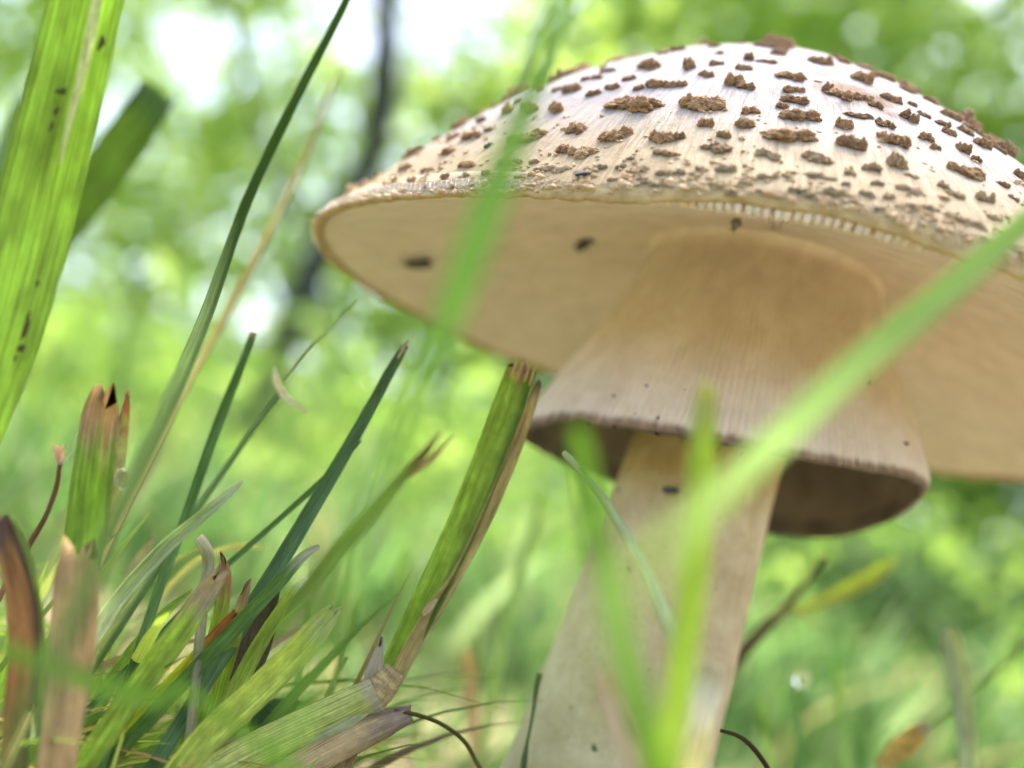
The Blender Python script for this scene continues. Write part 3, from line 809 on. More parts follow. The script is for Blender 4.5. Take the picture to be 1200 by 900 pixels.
# the broken stalk: green sheath, dried strip along one side, node at the foot
I = thing('broken_stalk', px(440, 815, .152), 'broken flat green grass stalk with ragged brown top standing beside the mushroom', 'grass stalk')
blade('green_sheath', [(614, 427, .157, 34), (606, 446, .157, 36), (580, 520, .156, 38), (546, 606, .155, 38), (506, 692, .154, 36), (468, 770, .153, 32), (450, 806, .152, 28)], '', seed=20, parent=I, root_ground=False, base=(0.30, 0.45, 0.065), tip=(0.46, 0.30, 0.16), tip_len=.055, jag=.0011, fold=.30, edge=(0.19, 0.32, 0.06), blot=.4, n=50)
blade('dried_strip', [(633, 448, .1572, 5), (627, 462, .157, 12), (604, 526, .1562, 17), (570, 606, .1552, 18), (534, 676, .1542, 16), (508, 716, .1535, 22), (478, 768, .1525, 22), (462, 800, .152, 20)], '', seed=21, parent=I, root_ground=False, base=(0.40, 0.35, 0.18), tip=(0.26, 0.17, 0.09), tip_len=.08, jag=.0006, fold=.5, roll=-.5, blot=.6, mat=MDRY, n=44)
for q, (x0, y0, x1, y1) in enumerate([(602, 432, 606, 418), (610, 434, 612, 420), (618, 436, 620, 422), (624, 440, 628, 426), (607, 438, 617, 422)]):
    blade('fibre', [(x1, y1, .156, 1), (x0, y0, .1562, 3), (x0 - 4, y0 + 12, .1563, 2)], '', seed=30 + q, parent=I, root_ground=False, base=(0.55, 0.40, 0.24), mat=MDRY, n=8)
blade('outer_sheath', [(447, 752, .150, 5), (443, 770, .150, 14), (437, 792, .150, 20), (432, 815, .150, 22), (420, 850, .149, 20)], '', seed=22, parent=I, base=(0.44, 0.34, 0.22), tip=(0.60, 0.52, 0.38), tip_len=.2, jag=.0006, fold=.4, mat=MDRY)
blade('node', [(462, 786, .1505, 26), (452, 800, .1505, 34), (441, 815, .150, 34), (432, 828, .150, 26)], '', seed=23, parent=I, root_ground=False, base=(0.42, 0.35, 0.22), blot=.7, round_=True, mat=MDRY)
blade('leaf_scar', [(512, 702, .1522, 3), (503, 712, .1522, 9), (494, 722, .1524, 4)], '', seed=24, parent=I, root_ground=False, base=(0.52, 0.44, 0.34), mat=MDRY, n=8)
AG = thing('grass_culm', px(300, 960, .14), 'thick pale green culm lying at the foot of the broken stalk', 'grass culm')
blade('culm', [(440, 812, .149, 36), (400, 832, .148, 42), (345, 858, .146, 44), (280, 890, .142, 44), (220, 925, .138, 42)], '', seed=40, parent=AG, base=(0.50, 0.58, 0.19), tip=(0.55, 0.45, 0.30), tip_len=.05, round_=True)
AG = thing('dead_culm', px(380, 980, .14), 'dry straw-brown culm below the broken stalk at the picture bottom', 'grass culm')
blade('culm', [(478, 838, .150, 22), (445, 850, .149, 34), (400, 872, .147, 38), (350, 900, .144, 38), (300, 930, .14, 36)], '', seed=41, parent=AG, base=(0.48, 0.38, 0.25), tip=(0.36, 0.25, 0.16), tip_len=.15, jag=.001, round_=True, mat=MDRY)
blade('grass_culm', [(452, 838, .150, 8), (430, 828, .1485, 20), (395, 850, .147, 26), (330, 884, .145, 26), (260, 925, .14, 24)], 'pale slender culm lying between the two thick fallen culms', 'grass culm', base=(0.46, 0.52, 0.30), round_=True)
blade('rootlet', [(462, 833, .149, 5), (490, 838, .15, 5), (520, 850, .152, 5), (545, 870, .154, 5), (565, 905, .156, 5)], 'thin dark grass runner curving right from the stalk foot', 'grass runner', base=(0.15, 0.14, 0.06), round_=True)

# left tussock: brown cut stubs and leaning blades
J = thing('cut_grass_stub', px(60, 780, .125), 'cut green stub with ragged rusty-brown top at the left', 'grass stub')
blade('lamina', [(122, 462, .132, 32), (117, 490, .132, 42), (108, 560, .131, 46), (98, 640, .130, 48), (86, 720, .128, 46), (75, 800, .127, 40)], '', seed=50, parent=J, base=(0.22, 0.36, 0.05), tip=(0.42, 0.28, 0.15), tip_len=.15, jag=.0016, fold=.3, blot=.5)
blade('torn_edge', [(150, 462, .133, 5), (144, 500, .133, 14), (136, 560, .132, 16), (126, 630, .131, 14)], '', seed=51, parent=J, root_ground=False, base=(0.38, 0.40, 0.16), tip=(0.36, 0.19, 0.09), tip_len=.3, jag=.0006, fold=.3)
blade('dead_sheath', [(92, 640, .122, 44), (90, 680, .121, 52), (86, 740, .12, 54), (80, 800, .119, 50), (70, 870, .117, 44)], '', seed=52, parent=J, base=(0.36, 0.27, 0.16), jag=.0012, fold=.35, blot=.6, mat=MDRY)
Q_ = thing('dead_stalk', px(10, 860, .12), 'brown and orange dead stalk with green edge at the left picture edge', 'grass stalk')
blade('dead_lamina', [(4, 604, .124, 12), (10, 640, .124, 26), (24, 700, .123, 34), (28, 760, .122, 36), (22, 830, .121, 34)], '', seed=53, parent=Q_, base=(0.30, 0.17, 0.08), tip=(0.14, 0.09, 0.06), tip_len=.12, edge=(0.14, 0.09, 0.055), blot=.6, fold=.4, mat=MDRY)
blade('green_edge', [(14, 608, .125, 6), (30, 650, .125, 14), (42, 720, .124, 16), (46, 790, .123, 14)], '', seed=54, parent=Q_, base=(0.24, 0.34, 0.10), fold=.3)
R_ = thing('dry_weed', px(10, 700, .15), 'thin dark dry stem topped by a small whitish bud at the left', 'dry stem')
blade('stem', [(70, 545, .155, 5), (66, 572, .155, 6), (52, 608, .154, 6), (32, 642, .153, 7), (5, 690, .15, 7)], '', seed=55, parent=R_, base=(0.16, 0.09, 0.06), round_=True, mat=MDRY)
for q, (dx, w_) in enumerate([(-8, 4), (-2, 5), (5, 4), (20, 2)]):
    blade('bud_scale', [(70 + dx, 520 - (q == 3) * 12, .155, 1), (70 + dx * .6, 530, .155, w_ + 1), (70, 547, .155, 5)], '', seed=56 + q, parent=R_, root_ground=False, base=(0.66, 0.52, 0.46) if q < 3 else (0.5, 0.55, 0.35), mat=MDRY, n=10)
for args in [
    dict(pts=[(392, 716, .118, 26), (380, 728, .118, 42), (345, 768, .116, 50), (300, 812, .113, 54), (240, 868, .108, 54), (190, 930, .103, 50)], label='wide pale green blade with tan cut end in the lower left', base=(0.34, 0.45, 0.14), tip=(0.52, 0.46, 0.24), tip_len=.12, jag=.0006, fold=.35),
    dict(pts=[(374, 640, .128, 8), (355, 652, .128, 18), (320, 690, .126, 24), (270, 742, .123, 27), (200, 815, .118, 28), (130, 890, .112, 26)], label='dark green blade with whitish dry tip across the tussock', base=(0.11, 0.22, 0.08), tip=(0.52, 0.48, 0.38), tip_len=.10, fold=.5),
    dict(pts=[(360, 676, .134, 4), (342, 694, .134, 14), (310, 745, .132, 26), (280, 800, .130, 30), (250, 860, .127, 30)], label='fresh green blade with white-edged tip in front of the dark leaf scrap', base=(0.26, 0.38, 0.10), tip=(0.70, 0.70, 0.56), tip_len=.06, fold=.4),
    dict(pts=[(258, 672, .112, 22), (245, 690, .112, 38), (215, 735, .110, 44), (170, 795, .107, 46), (110, 880, .102, 44)], label='green blade with mealy brown torn end over the tussock centre', base=(0.26, 0.40, 0.10), tip=(0.46, 0.36, 0.22), tip_len=.22, jag=.0012, fold=.3, blot=.5),
    dict(pts=[(272, 722, .126, 14), (256, 740, .126, 20), (222, 778, .124, 24), (180, 822, .121, 26), (120, 880, .117, 26)], label='yellow-green blade with orange scorched tip in the tussock', base=(0.36, 0.44, 0.06), tip=(0.50, 0.22, 0.07), tip_len=.2, jag=.0008, fold=.3),
    dict(pts=[(262, 660, .139, 14), (264, 680, .139, 22), (256, 730, .138, 26), (240, 790, .136, 26), (225, 850, .134, 24)], label='upright cut blade with russet crumbly top beside the curled stub', base=(0.26, 0.38, 0.08), tip=(0.46, 0.26, 0.13), tip_len=.16, jag=.0014, fold=.4),
    dict(pts=[(288, 690, .137, 10), (284, 706, .137, 20), (274, 750, .136, 24), (258, 806, .134, 24)], label='short green cut stub with brown frayed rim right of the russet one', base=(0.28, 0.40, 0.09), tip=(0.50, 0.34, 0.18), tip_len=.16, jag=.0014, fold=.4),
    dict(pts=[(178, 632, .165, 8), (166, 655, .165, 22), (150, 690, .164, 28), (128, 740, .162, 28), (108, 800, .16, 26)], label='pale blade with furry straw tip behind the left stub', base=(0.38, 0.46, 0.20), tip=(0.54, 0.45, 0.32), tip_len=.3, jag=.0008, fold=.3),
    dict(pts=[(238, 640, .165, 4), (200, 662, .163, 14), (165, 690, .161, 18), (125, 735, .158, 20), (90, 790, .154, 20)], label='light grey-green blade arching left behind the tussock', base=(0.36, 0.46, 0.26), fold=.4),
    dict(pts=[(310, 642, .170, 5), (285, 640, .170, 9), (255, 646, .169, 11), (225, 662, .168, 12), (190, 700, .166, 12), (160, 760, .163, 12)], label='whitish blade bowing sideways behind the curled stub', base=(0.50, 0.56, 0.40), fold=.4),
    dict(pts=[(226, 690, .150, 3), (196, 716, .148, 16), (165, 752, .146, 24), (130, 800, .143, 28), (95, 860, .14, 28)], label='broad soft green blade filling the tussock left of centre', base=(0.24, 0.38, 0.13), fold=.3),
    dict(pts=[(425, 695, .19, 3), (412, 730, .19, 9), (400, 770, .188, 12), (386, 820, .185, 12)], label='small slim blade standing right of the wide pale blade', base=(0.22, 0.36, 0.10), fold=.4),
    dict(pts=[(408, 770, .16, 5), (390, 800, .158, 9), (372, 850, .155, 10), (360, 900, .152, 10)], label='slim green blade just left of the stalk foot', base=(0.26, 0.38, 0.14), fold=.4),
]:
    blade('grass_shoot', [(x, y, z + (.150 - z) * .6 * (1 if z < .15 else 0), w_ * .66) for x, y, z, w_ in args.pop('pts')], args.pop('label'), **{**args, 'base': tuple(np.array(args['base']) * np.array([1.3, 1.2, .8]))})
O_ = thing('curled_stub', px(244, 740, .14), 'short grey-green curled stub like a bent tube in the tussock', 'grass stub')
blade('tube', [(232, 630, .142, 13), (237, 636, .142, 15), (243, 648, .142, 15), (244, 664, .142, 14), (240, 690, .141, 13), (236, 730, .14, 12)], '', seed=60, parent=O_, base=(0.34, 0.36, 0.22), tip=(0.55, 0.48, 0.36), tip_len=.06, round_=True, blot=.4)
LF = thing('dead_leaf', px(300, 800, .15), 'dark brown dead leaf scrap between the green blades', 'dead leaf')
blade('lamina', [(322, 690, .150, 14), (305, 715, .150, 44), (292, 760, .149, 48), (284, 800, .148, 30)], '', seed=61, parent=LF, root_ground=False, base=(0.10, 0.085, 0.06), fold=.2, mat=MDRY, n=20)
LF2 = thing('green_weed_leaf', px(335, 860, .16), 'small dark green pointed leaf low among the blades', 'leaf')
blade('lamina', [(352, 822, .158, 3), (335, 830, .158, 26), (312, 842, .157, 34), (292, 856, .156, 8)], '', seed=62, parent=LF2, root_ground=False, base=(0.10, 0.18, 0.06), fold=.15, n=20)

# soft foreground blades close to the lens
for args in [
    dict(pts=[(-30, 748, .082, 18), (60, 782, .083, 20), (130, 806, .084, 22), (190, 822, .085, 20), (252, 832, .086, 12)], label='blurred green blade lying across the lower left corner', base=(0.20, 0.36, 0.06), fold=.2),
    dict(pts=[(672, -40, .080, 12), (655, 20, .078, 18), (622, 108, .076, 26), (596, 180, .074, 36), (566, 260, .072, 42), (528, 365, .070, 36), (500, 430, .069, 18), (470, 500, .068, 12), (430, 600, .066, 14), (380, 740, .064, 16), (330, 900, .062, 18)], label='blurred green blade hanging in front of the left half of the cap', base=(0.22, 0.40, 0.07), fold=.1, twist=0.5),
    dict(pts=[(1270, 195, .100, 22), (1200, 262, .096, 28), (1100, 350, .090, 36), (1000, 432, .084, 38), (900, 526, .075, 36), (830, 592, .062, 26), (770, 650, .048, 20), (700, 740, .035, 16), (650, 880, .028, 14), (620, 1000, .025, 12)], label='bright green out-of-focus blade cutting diagonally across the ring and cap', base=(0.25, 0.40, 0.09), fold=.25),
    dict(pts=[(829, 452, .094, 12), (827, 466, .094, 27), (822, 540, .092, 31), (816, 640, .089, 33), (804, 740, .086, 34), (790, 840, .083, 35), (778, 930, .080, 35)], label='upright bright blade with yellow blunt tip in front of the stem', base=(0.36, 0.50, 0.06), tip=(0.42, 0.40, 0.15), tip_len=.07, fold=.3),
    dict(pts=[(676, 500, 0.077, 14), (682, 530, 0.077, 25), (696, 610, 0.076, 28), (716, 700, 0.074, 30), (742, 800, 0.072, 32), (770, 920, 0.071, 32)], label='soft green blade leaning along the left side of the stem', base=(0.22, 0.38, 0.06), fold=.3),
    dict(pts=[(708, 790, .108, 20), (716, 816, .108, 28), (728, 850, .107, 26), (744, 890, .106, 28), (760, 940, .105, 28)], label='blurred pinkish-white cut stub at the foot of the stem', base=(0.62, 0.58, 0.45), tip=(0.60, 0.38, 0.24), tip_len=.35, fold=.4, mat=MDRY),
    dict(pts=[(836, 780, .110, 22), (830, 798, .110, 34), (820, 842, .108, 38), (806, 900, .106, 40), (790, 960, .104, 40)], label='blurred whitish-green cut stub before the right side of the stem', base=(0.60, 0.58, 0.30), tip=(0.66, 0.56, 0.34), tip_len=.25, fold=.4, mat=MDRY),
]:
    blade('grass_shoot', args.pop('pts'), args.pop('label'), **args)
X_ = thing('pale_stalk', px(820, 900, .12), 'curved pale grey-green stalk arching in front of the stem', 'grass stalk')
blade('stalk', [(660, 530, .137, 6), (672, 543, .137, 10), (700, 574, .135, 10), (728, 618, .132, 12), (756, 668, .128, 14), (780, 724, .123, 17), (800, 782, .118, 19), (815, 850, .113, 20), (825, 920, .11, 20)], '', seed=70, parent=X_, base=(0.42, 0.50, 0.30), tip=(0.58, 0.54, 0.40), tip_len=.06, round_=True)
blade('side_leaf', [(690, 562, .1355, 1.5), (684, 552, .1358, 6), (676, 543, .1365, 5), (668, 536, .137, 3)], '', seed=71, parent=X_, root_ground=False, base=(0.18, 0.28, 0.10), n=12)

# things right of the stem
AA = thing('dry_twig', px(845, 800, .22), 'dark forked twig with a yellow-green leaf right of the stem', 'twig')
blade('twig', [(966, 652, .235, 7), (945, 682, .234, 6), (925, 708, .232, 9), (900, 732, .23, 13), (878, 755, .228, 15), (850, 790, .225, 16)], '', seed=72, parent=AA, base=(0.09, 0.07, 0.04), round_=True, mat=MDRY)
blade('leaf', [(1050, 656, .238, 6), (1020, 676, .237, 20), (980, 698, .236, 18), (945, 712, .234, 12), (924, 716, .233, 6)], '', seed=73, parent=AA, root_ground=False, base=(0.36, 0.44, 0.12), fold=.3)
blade('awn', [(965, 738, .236, 2), (945, 724, .235, 3), (922, 716, .233, 3)], '', seed=74, parent=AA, root_ground=False, base=(0.3, 0.32, 0.2), round_=True, n=10)
blade('grass_shoot', [(1112, 738, .20, 18), (1118, 762, .20, 26), (1128, 820, .198, 24), (1134, 880, .196, 22), (1138, 950, .194, 20)], 'whitish upright blade with blunt top near the right picture edge', base=(0.38, 0.46, 0.36), fold=.4)
AC = thing('grass_stalk', px(1000, 960, .2), 'thin slanting stalk with withered yellow-brown leaf at lower right', 'grass stalk')
blade('stalk', [(1225, 722, .205, 5), (1180, 772, .204, 6), (1130, 822, .203, 7), (1085, 858, .202, 7), (1030, 905, .2, 7)], '', seed=75, parent=AC, base=(0.24, 0.38, 0.14), round_=True)
blade('withered_leaf', [(1086, 848, .201, 10), (1072, 862, .201, 24), (1052, 880, .2, 26), (1030, 898, .199, 14)], '', seed=76, parent=AC, root_ground=False, base=(0.48, 0.38, 0.14), tip=(0.55, 0.46, 0.30), tip_len=.2, blot=.6, fold=.4, mat=MDRY)
blade('grass_stalk', [(844, 856, .15, 4), (866, 863, .15, 5), (884, 878, .15, 6), (902, 905, .15, 6), (915, 940, .15, 6)], 'dark wiry rootlet curling out at the stem foot on the right', 'rootlet', base=(0.07, 0.05, 0.035), round_=True, mat=MDRY)
blade('moss_thread', [(633, 790, .163, 7), (629, 806, .163, 6), (624, 840, .162, 4), (618, 870, .161, 4), (614, 895, .16, 8), (610, 930, .158, 4)], 'thin dark green thread running up the left edge of the stem', 'moss thread', base=(0.045, 0.075, 0.035), round_=True)
blade('dead_straw', [(549, 764, .25, 8), (551, 790, .25, 15), (554, 840, .248, 14), (556, 890, .245, 12)], 'blurred tan dead straw standing between broken stalk and mushroom', 'straw', base=(0.55, 0.44, 0.30), fold=.4, mat=MDRY)
for i, (xs, lab) in enumerate([([(742, 900), (760, 940), (770, 985)], 0)]): pass
for pts, lab in [
    ([(640, 560, .28, 4), (628, 610, .28, 9), (612, 660, .277, 11), (596, 720, .27, 12), (580, 800, .26, 12)], 'faint blurred blade left of the stem below the ring'),
    ([(478, 640, .40, 8), (470, 700, .40, 18), (462, 780, .39, 20)], 'faint upright blade in the haze behind the broken stalk'),
    ([(890, 820, .24, 4), (895, 850, .24, 10), (902, 890, .235, 12)], 'short soft blade at the bottom right of the stem'),
    ([(980, 770, .30, 4), (985, 830, .30, 10), (995, 900, .29, 12)], 'slim soft blade right of the dew drop stalk'),
    ([(735, 765, .33, 4), (750, 790, .33, 8)], 'short blade tip hidden beside the stem')][:4]:
    blade('grass_shoot', pts, lab, base=(0.22, 0.36, 0.09), fold=.4)

# dew drops
k = N('dew'); b = principled(k, (1, 1, 1), 0.02, 0.5); b.inputs['Transmission Weight'].default_value = 1.0; b.inputs['IOR'].default_value = 1.33; k.l(b.outputs[0], k.out.inputs[0]); M_DEW = k.m
def dew(x, y, z, rx, ry, label):
    V, Fc = ellip(np.zeros(3), np.ones(3), 24)
    c = px(x, y, z)
    V = [c + M @ np.array([v[0] * rx * z / F, v[1] * ry * z / F * (1 + .12 * v[1]), v[2] * rx * z / F]) for v in V]
    tag(mk('dew_drop', V, Fc, M_DEW, origin=c), label, 'dew drop')
S_ = blade('grass_stalk', [(938, 800, .21, 4), (936, 830, .21, 6), (935, 870, .208, 7), (936, 920, .206, 7)], 'slender upright stalk carrying the dew drop right of the stem', 'grass stalk', base=(0.20, 0.36, 0.12), round_=True)
dew(940, 796, .209, 10, 9, 'bright dew drop on a slender stalk right of the stem')
dew(142, 560, .131, 8, 13, 'dew drop clinging to the edge of the rusty-topped stub')

# ------------------------------------------------------------------ sward and background
def ribbons_np(roots, heights, widths, lean, curve, cols, segs=6):
    """many simple blades in one mesh; lean (n,2) horizontal drift of the tip"""
    n = len(roots); t = np.linspace(0, 1, segs + 1)
    V = np.zeros((n, segs + 1, 3, 3)); C = np.zeros((n, segs + 1, 3, 3)); UV = np.zeros((n, segs + 1, 3, 2))
    az = RNG.uniform(0, 2 * np.pi, n); sx, sy = np.cos(az), np.sin(az)
    for i, tt in enumerate(t):
        off = lean * (tt ** curve[:, None])
        p = np.c_[roots[:, 0] + off[:, 0], roots[:, 1] + off[:, 1], roots[:, 2] + heights * (tt - 0.25 * tt ** 3 * np.linalg.norm(lean, axis=1) / (heights + 1e-6))]
        wd = widths * (0.75 + 0.25 * tt if tt < .3 else 1.0) * (1 - max(0, (tt - .45) / .55) ** 1.6) + 0.00005
        for j, s in enumerate((-1, 0, 1)):
            V[:, i, j, 0] = p[:, 0] + sx * s * wd / 2; V[:, i, j, 1] = p[:, 1] + sy * s * wd / 2
            V[:, i, j, 2] = p[:, 2] - (s == 0) * wd * 0.18
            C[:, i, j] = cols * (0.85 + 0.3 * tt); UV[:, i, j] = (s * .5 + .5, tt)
    idx = np.arange(n * (segs + 1) * 3).reshape(n, segs + 1, 3)
    Q = [np.stack([idx[:, i, j], idx[:, i, j + 1], idx[:, i + 1, j + 1], idx[:, i + 1, j]], -1).reshape(-1, 4) for i in range(segs) for j in range(2)]
    return V.reshape(-1, 3), np.vstack(Q), C.reshape(-1, 3), UV.reshape(-1, 2)
PAL = np.array([(0.10, 0.19, 0.055), (0.15, 0.26, 0.07), (0.075, 0.15, 0.055), (0.21, 0.31, 0.11), (0.29, 0.36, 0.19), (0.13, 0.23, 0.085)])
def gh(xy): return np.array([ground_h(x, y) for x, y in xy])

def field(name, n, d0, d1, az0, az1, h0, h1, w0, w1, label, lean=0.5, bias=(0.15, 0)):
    d = np.exp(RNG.uniform(np.log(d0), np.log(d1), n)); a = np.radians(RNG.uniform(az0, az1, n))
    xy = np.c_[d * np.sin(a), d * np.cos(a)]
    keep = np.hypot(xy[:, 0] - CC[0] + .004, xy[:, 1] - CC[1]) > 0.035
    xy = xy[keep]; n = len(xy); d = d[keep]
    h = RNG.uniform(h0, h1, n) * RNG.uniform(.6, 1.1, n)
    ln = (RNG.normal(0, 1, (n, 2)) * lean + np.array(bias)) * h[:, None]
    c = PAL[RNG.integers(0, len(PAL), n)] * RNG.uniform(.8, 1.2, (n, 1))
    dry = RNG.random(n) < 0.08
    c[dry] = np.array([0.45, 0.37, 0.2]) * RNG.uniform(.7, 1.1, (dry.sum(), 1))
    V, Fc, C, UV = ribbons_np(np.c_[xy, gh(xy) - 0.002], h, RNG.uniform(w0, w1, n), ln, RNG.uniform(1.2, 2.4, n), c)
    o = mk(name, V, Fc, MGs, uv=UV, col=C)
    return tag(o, label, 'grass', kind='stuff')

# tussock infill at lower left: short blades in the gaps between the single blades above
def tussock():
    n = 700
    pts = []
    while len(pts) < n:
        x = RNG.uniform(-.085, -.008); y = RNG.uniform(.128, .25)
        if x < -0.005 - (y - .1) * 0.1: pts.append((x, y))
    xy = np.array(pts)
    h = RNG.uniform(.008, .024, n)
    ln = np.c_[RNG.normal(.75, .45, n), RNG.normal(-.05, .4, n)] * h[:, None]
    c = PAL[RNG.integers(0, len(PAL), n)] * RNG.uniform(1., 1.6, (n, 1)) * np.array([1.15, 1.1, .8])
    tall = RNG.random(n) < .22
    tall &= (xy[:, 1] > .15) & (xy[:, 1] < .21)
    h[tall] = RNG.uniform(.022, .040, tall.sum()); ln[tall] *= 2.0
    dry = RNG.random(n) < .22
    c[dry] = np.array([0.42, 0.32, 0.18]) * RNG.uniform(.6, 1.2, (dry.sum(), 1))
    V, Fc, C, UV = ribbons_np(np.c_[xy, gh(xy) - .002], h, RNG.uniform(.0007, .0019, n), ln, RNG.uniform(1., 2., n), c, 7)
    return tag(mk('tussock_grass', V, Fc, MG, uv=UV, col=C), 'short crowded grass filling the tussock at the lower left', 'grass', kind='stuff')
tussock()
field('lawn_grass', 900, .24, .55, -32, 32, .010, .030, .0010, .0026, 'low lawn grass on the ground around the mushroom', .45)
field('meadow_grass', 9000, .5, 3.2, -34, 34, .03, .11, .002, .005, 'blurred meadow grass behind the mushroom', .45)
field('far_meadow_grass', 7000, 3.0, 14, -36, 36, .08, .30, .006, .014, 'far blurred grass in front of the wood', .4)
field('near_lawn_grass', 500, .10, .6, 34, 200, .010, .03, .001, .0025, 'low lawn grass outside the tussock', .45)

def leaves(centers, size, flat=0.5):
    n = len(centers)
    nrm = RNG.normal(0, 1, (n, 3)); nrm[:, 2] += flat * 1.5; nrm /= np.linalg.norm(nrm, axis=1)[:, None]
    u = np.cross(nrm, RNG.normal(0, 1, (n, 3))); u /= np.linalg.norm(u, axis=1)[:, None]; v = np.cross(nrm, u)
    s = size[:, None]
    p = centers
    V = np.stack([p - u * s * .5, p + v * s * .27 + nrm * s * .09 - u * s * .05, p + u * s * .5, p - v * s * .27 + nrm * s * .09 - u * s * .05], 1)
    i = np.arange(n * 4).reshape(n, 4)
    Fc = np.vstack([i[:, [0, 1, 2]], i[:, [0, 2, 3]]])
    return V.reshape(-1, 3), Fc

def clumps(n, az, dist, elev, rad, per, size, keep=None, flat=.5):
    out, ss = [], []
    while len(out) < n:
        a = math.radians(random.uniform(*az)); d = random.uniform(*dist); e = random.uniform(*elev)
        c = np.array([d * math.sin(a), d * math.cos(a), d * math.tan(math.radians(e)) + HCAM])
        if keep and not keep(math.degrees(a), e, d): continue
        r = random.uniform(*rad)
        m = int(per * random.uniform(.6, 1.4))
        q = RNG.normal(0, 1, (m, 3)); q /= np.linalg.norm(q, axis=1)[:, None]; q *= (RNG.random((m, 1)) ** .45) * r
        q[:, 2] *= .7
        out.append(c + q); ss.append(RNG.uniform(size[0], size[1], m))
    C = np.vstack(out); S = np.concatenate(ss)
    g = C[:, 2] > 0.02
    return leaves(C[g], S[g], flat)

# the wood: crowns are thick to the right, open to the sky on the left
rgg = random.Random(11)
GAPS = [(1.4, 6.5, 1.3), (13.6, 31.0, 2.0), (17.5, 20.0, 1.3), (8.0, 33.0, 1.2)]
GAPS += [(rgg.uniform(-24, -1.5), rgg.uniform(6.5, 36), rgg.uniform(.5, 1.35)) for _ in range(70)]
GAPS += [(rgg.uniform(-1, 26), rgg.uniform(8, 40), rgg.uniform(.3, .7)) for _ in range(26)]
def keep_wood(a, e, d):
    for ga, ge, gr in GAPS:
        if (a - ga) ** 2 + (e - ge) ** 2 < (gr * 1.0) ** 2 and random.random() < .97: return False
    f = noise.noise(Vector((a * .16, e * .16, d * .25)))
    if a < -1:
        dens = (0.9 if e < 5.0 else 0.42) if e < 9 else 0.42 + 0.55 * max(0, f + .1)
    else:
        dens = 0.95 + .3 * f
    return random.random() < dens
wood_V, wood_F = clumps(1700, (-36, 36), (6.0, 14.0), (2, 46), (.35, .9), 62, (.10, .19), keep_wood)
wood = mk('woodland_foliage', wood_V, wood_F, M_CANOPY, smooth=False)
tag(wood, 'blurred sunlit green wood behind the meadow', 'wood', kind='stuff')
und_V, und_F = clumps(420, (-36, 36), (2.2, 6.0), (0.2, 7.5), (.10, .35), 60, (.04, .085), lambda a, e, d: random.random() < (1.0 if e < 4 else .45))
tag(mk('undergrowth', und_V, und_F, M_SHRUB, smooth=False), 'blurred leafy undergrowth in front of the wood', 'undergrowth', kind='stuff')
M_SHADELEAF = mat_canopy('shaded_bush_leaves', (0.03, 0.075, 0.025), (0.05, 0.11, 0.035), (0.08, 0.15, 0.045), 0.35)  # leaf colours darkened to stand for a shaded patch of shrubs
bc = px(1060, 715, 1.7)
bush = thing('shade_bush', (bc[0], bc[1], 0.0), 'out-of-focus bush at right below the ring, coloured dark for a shaded patch', 'bush')  # added to darken this part of the background
cl = [bc + RNG.normal(0, 1, 3) * np.array([.085, .08, .045]) + RNG.normal(0, .025, (24, 3)) for _ in range(34)]
V, Fc = leaves(np.vstack(cl), RNG.uniform(.02, .04, 34 * 24))
mk('foliage', V, Fc, M_SHADELEAF, bush, smooth=False)
V, Fc = [], []
for i in range(7):
    q = bc + RNG.normal(0, 1, 3) * np.array([.07, .06, .03])
    v2, f2 = tube(catmull([(bc[0] + .02 * i - .06, bc[1], -.02), (bc + q) / 2 * np.array([1, 1, .8]), q], 8), np.linspace(.004, .0015, 8), 6)
    k0 = len(V); V += v2; Fc += [tuple(x + k0 for x in f) for f in f2]
mk('stems', V, Fc, M_BARK, bush)
TV, TF = [], []
for i in range(11):
    a = math.radians(random.uniform(-34, 34)); d = random.uniform(8, 14)
    P = [(d * math.sin(a), d * math.cos(a), -.1)]
    for s in range(1, 8): P.append((P[-1][0] + random.uniform(-.12, .16), P[-1][1] + random.uniform(-.1, .1), s * 1.0))
    V, Fc = tube(catmull(P, 20), np.linspace(.09, .03, 20), 8)
    k0 = len(TV); TV += V; TF += [tuple(x + k0 for x in f) for f in Fc]
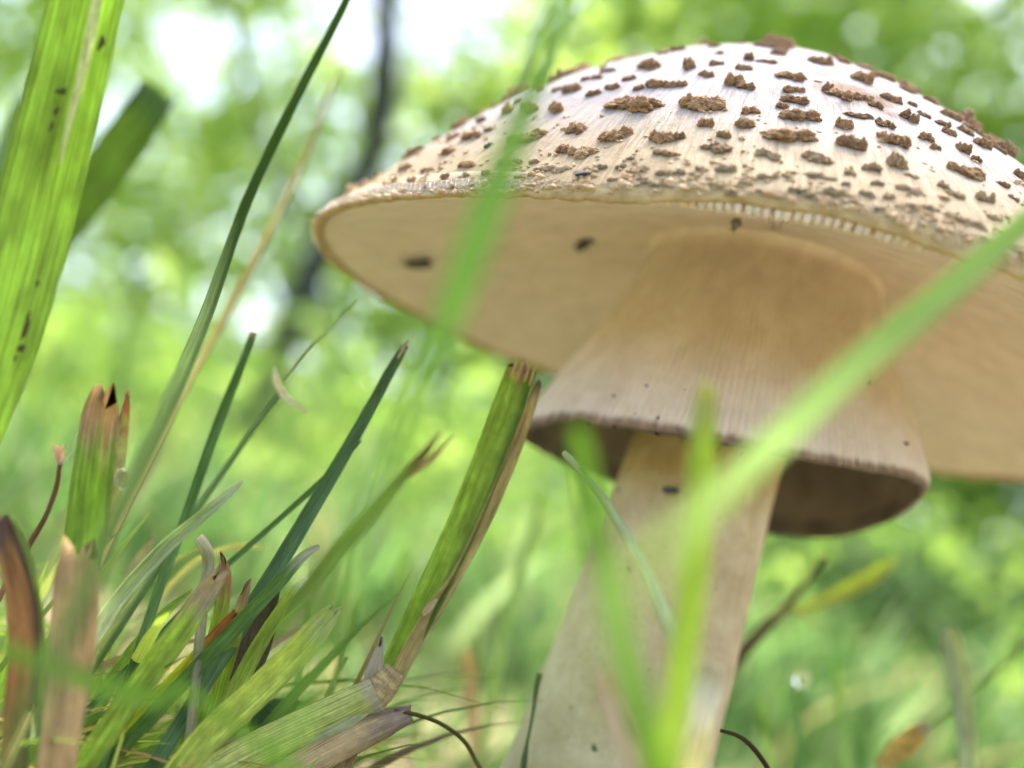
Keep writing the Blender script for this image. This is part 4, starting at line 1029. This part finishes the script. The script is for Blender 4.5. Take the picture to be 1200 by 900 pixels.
tag(mk('woodland_trunks', TV, TF, M_BARK), 'blurred trunks inside the background wood', 'trunks', kind='stuff')

# unseen leaf clusters added across the sun's path to dim and dapple the cap
bc = np.array(CC) + np.array(sd) * 4.6
cl = [bc + RNG.normal(0, .17, 3) + RNG.normal(0, .10, (12, 3)) for _ in range(17)]
V, Fc = leaves(np.vstack(cl), RNG.uniform(.05, .09, 17 * 12), 1.2)
tag(mk('sun_dapple_leaves', V, Fc, M_CANOPY, smooth=False), 'unseen leafy branch added high overhead to dapple the sunlight on the cap', 'branch', kind='stuff')

# the one tree whose dark stem shows: a leaning sapling
SAP = [(470, -260), (462, -120), (455, 10), (442, 160), (408, 238), (374, 300), (344, 375), (313, 452), (290, 530), (275, 600)]
rows = [np.r_[px(x, y, 4.0), 0] for x, y in SAP]
P = np.array(rows)[::-1, :3]
P = np.vstack([[P[0][0] - .05, P[0][1], -.05], P])
sap = thing('sapling_tree', tuple(P[0]), 'slim dark leaning tree trunk blurred behind the left tip of the cap', 'tree')
Pc = catmull(P, 40)
V, Fc = tube(Pc, np.linspace(.062, .040, 40) * (1 + .12 * np.sin(np.arange(40))), 10)
for i in (18, 24, 29, 33, 36, 38):
    q = Pc[i]; dr = np.array([random.choice((-1, 1)) * random.uniform(.3, .6), random.uniform(-.3, .3), random.uniform(.3, .6)])
    v2, f2 = tube(catmull([q, q + dr * .5, q + dr + [0, 0, .15]], 8), np.linspace(.014, .004, 8), 6)
    k0 = len(V); V += v2; Fc += [tuple(x + k0 for x in f) for f in f2]
mk('trunk', V, Fc, M_BARK, sap)
cl, ss = [], []
for i in range(26):
    c = Pc[random.randint(26, 39)] + np.array([random.uniform(-.7, .7), random.uniform(-.6, .6), random.uniform(.1, .9)])
    q = RNG.normal(0, .16, (26, 3)); cl.append(c + q); ss.append(RNG.uniform(.06, .11, 26))
V, Fc = leaves(np.vstack(cl), np.concatenate(ss))
mk('crown', V, Fc, M_CANOPY, sap, smooth=False)
for o in bpy.data.objects:
    if '_o' in o: del o['_o']
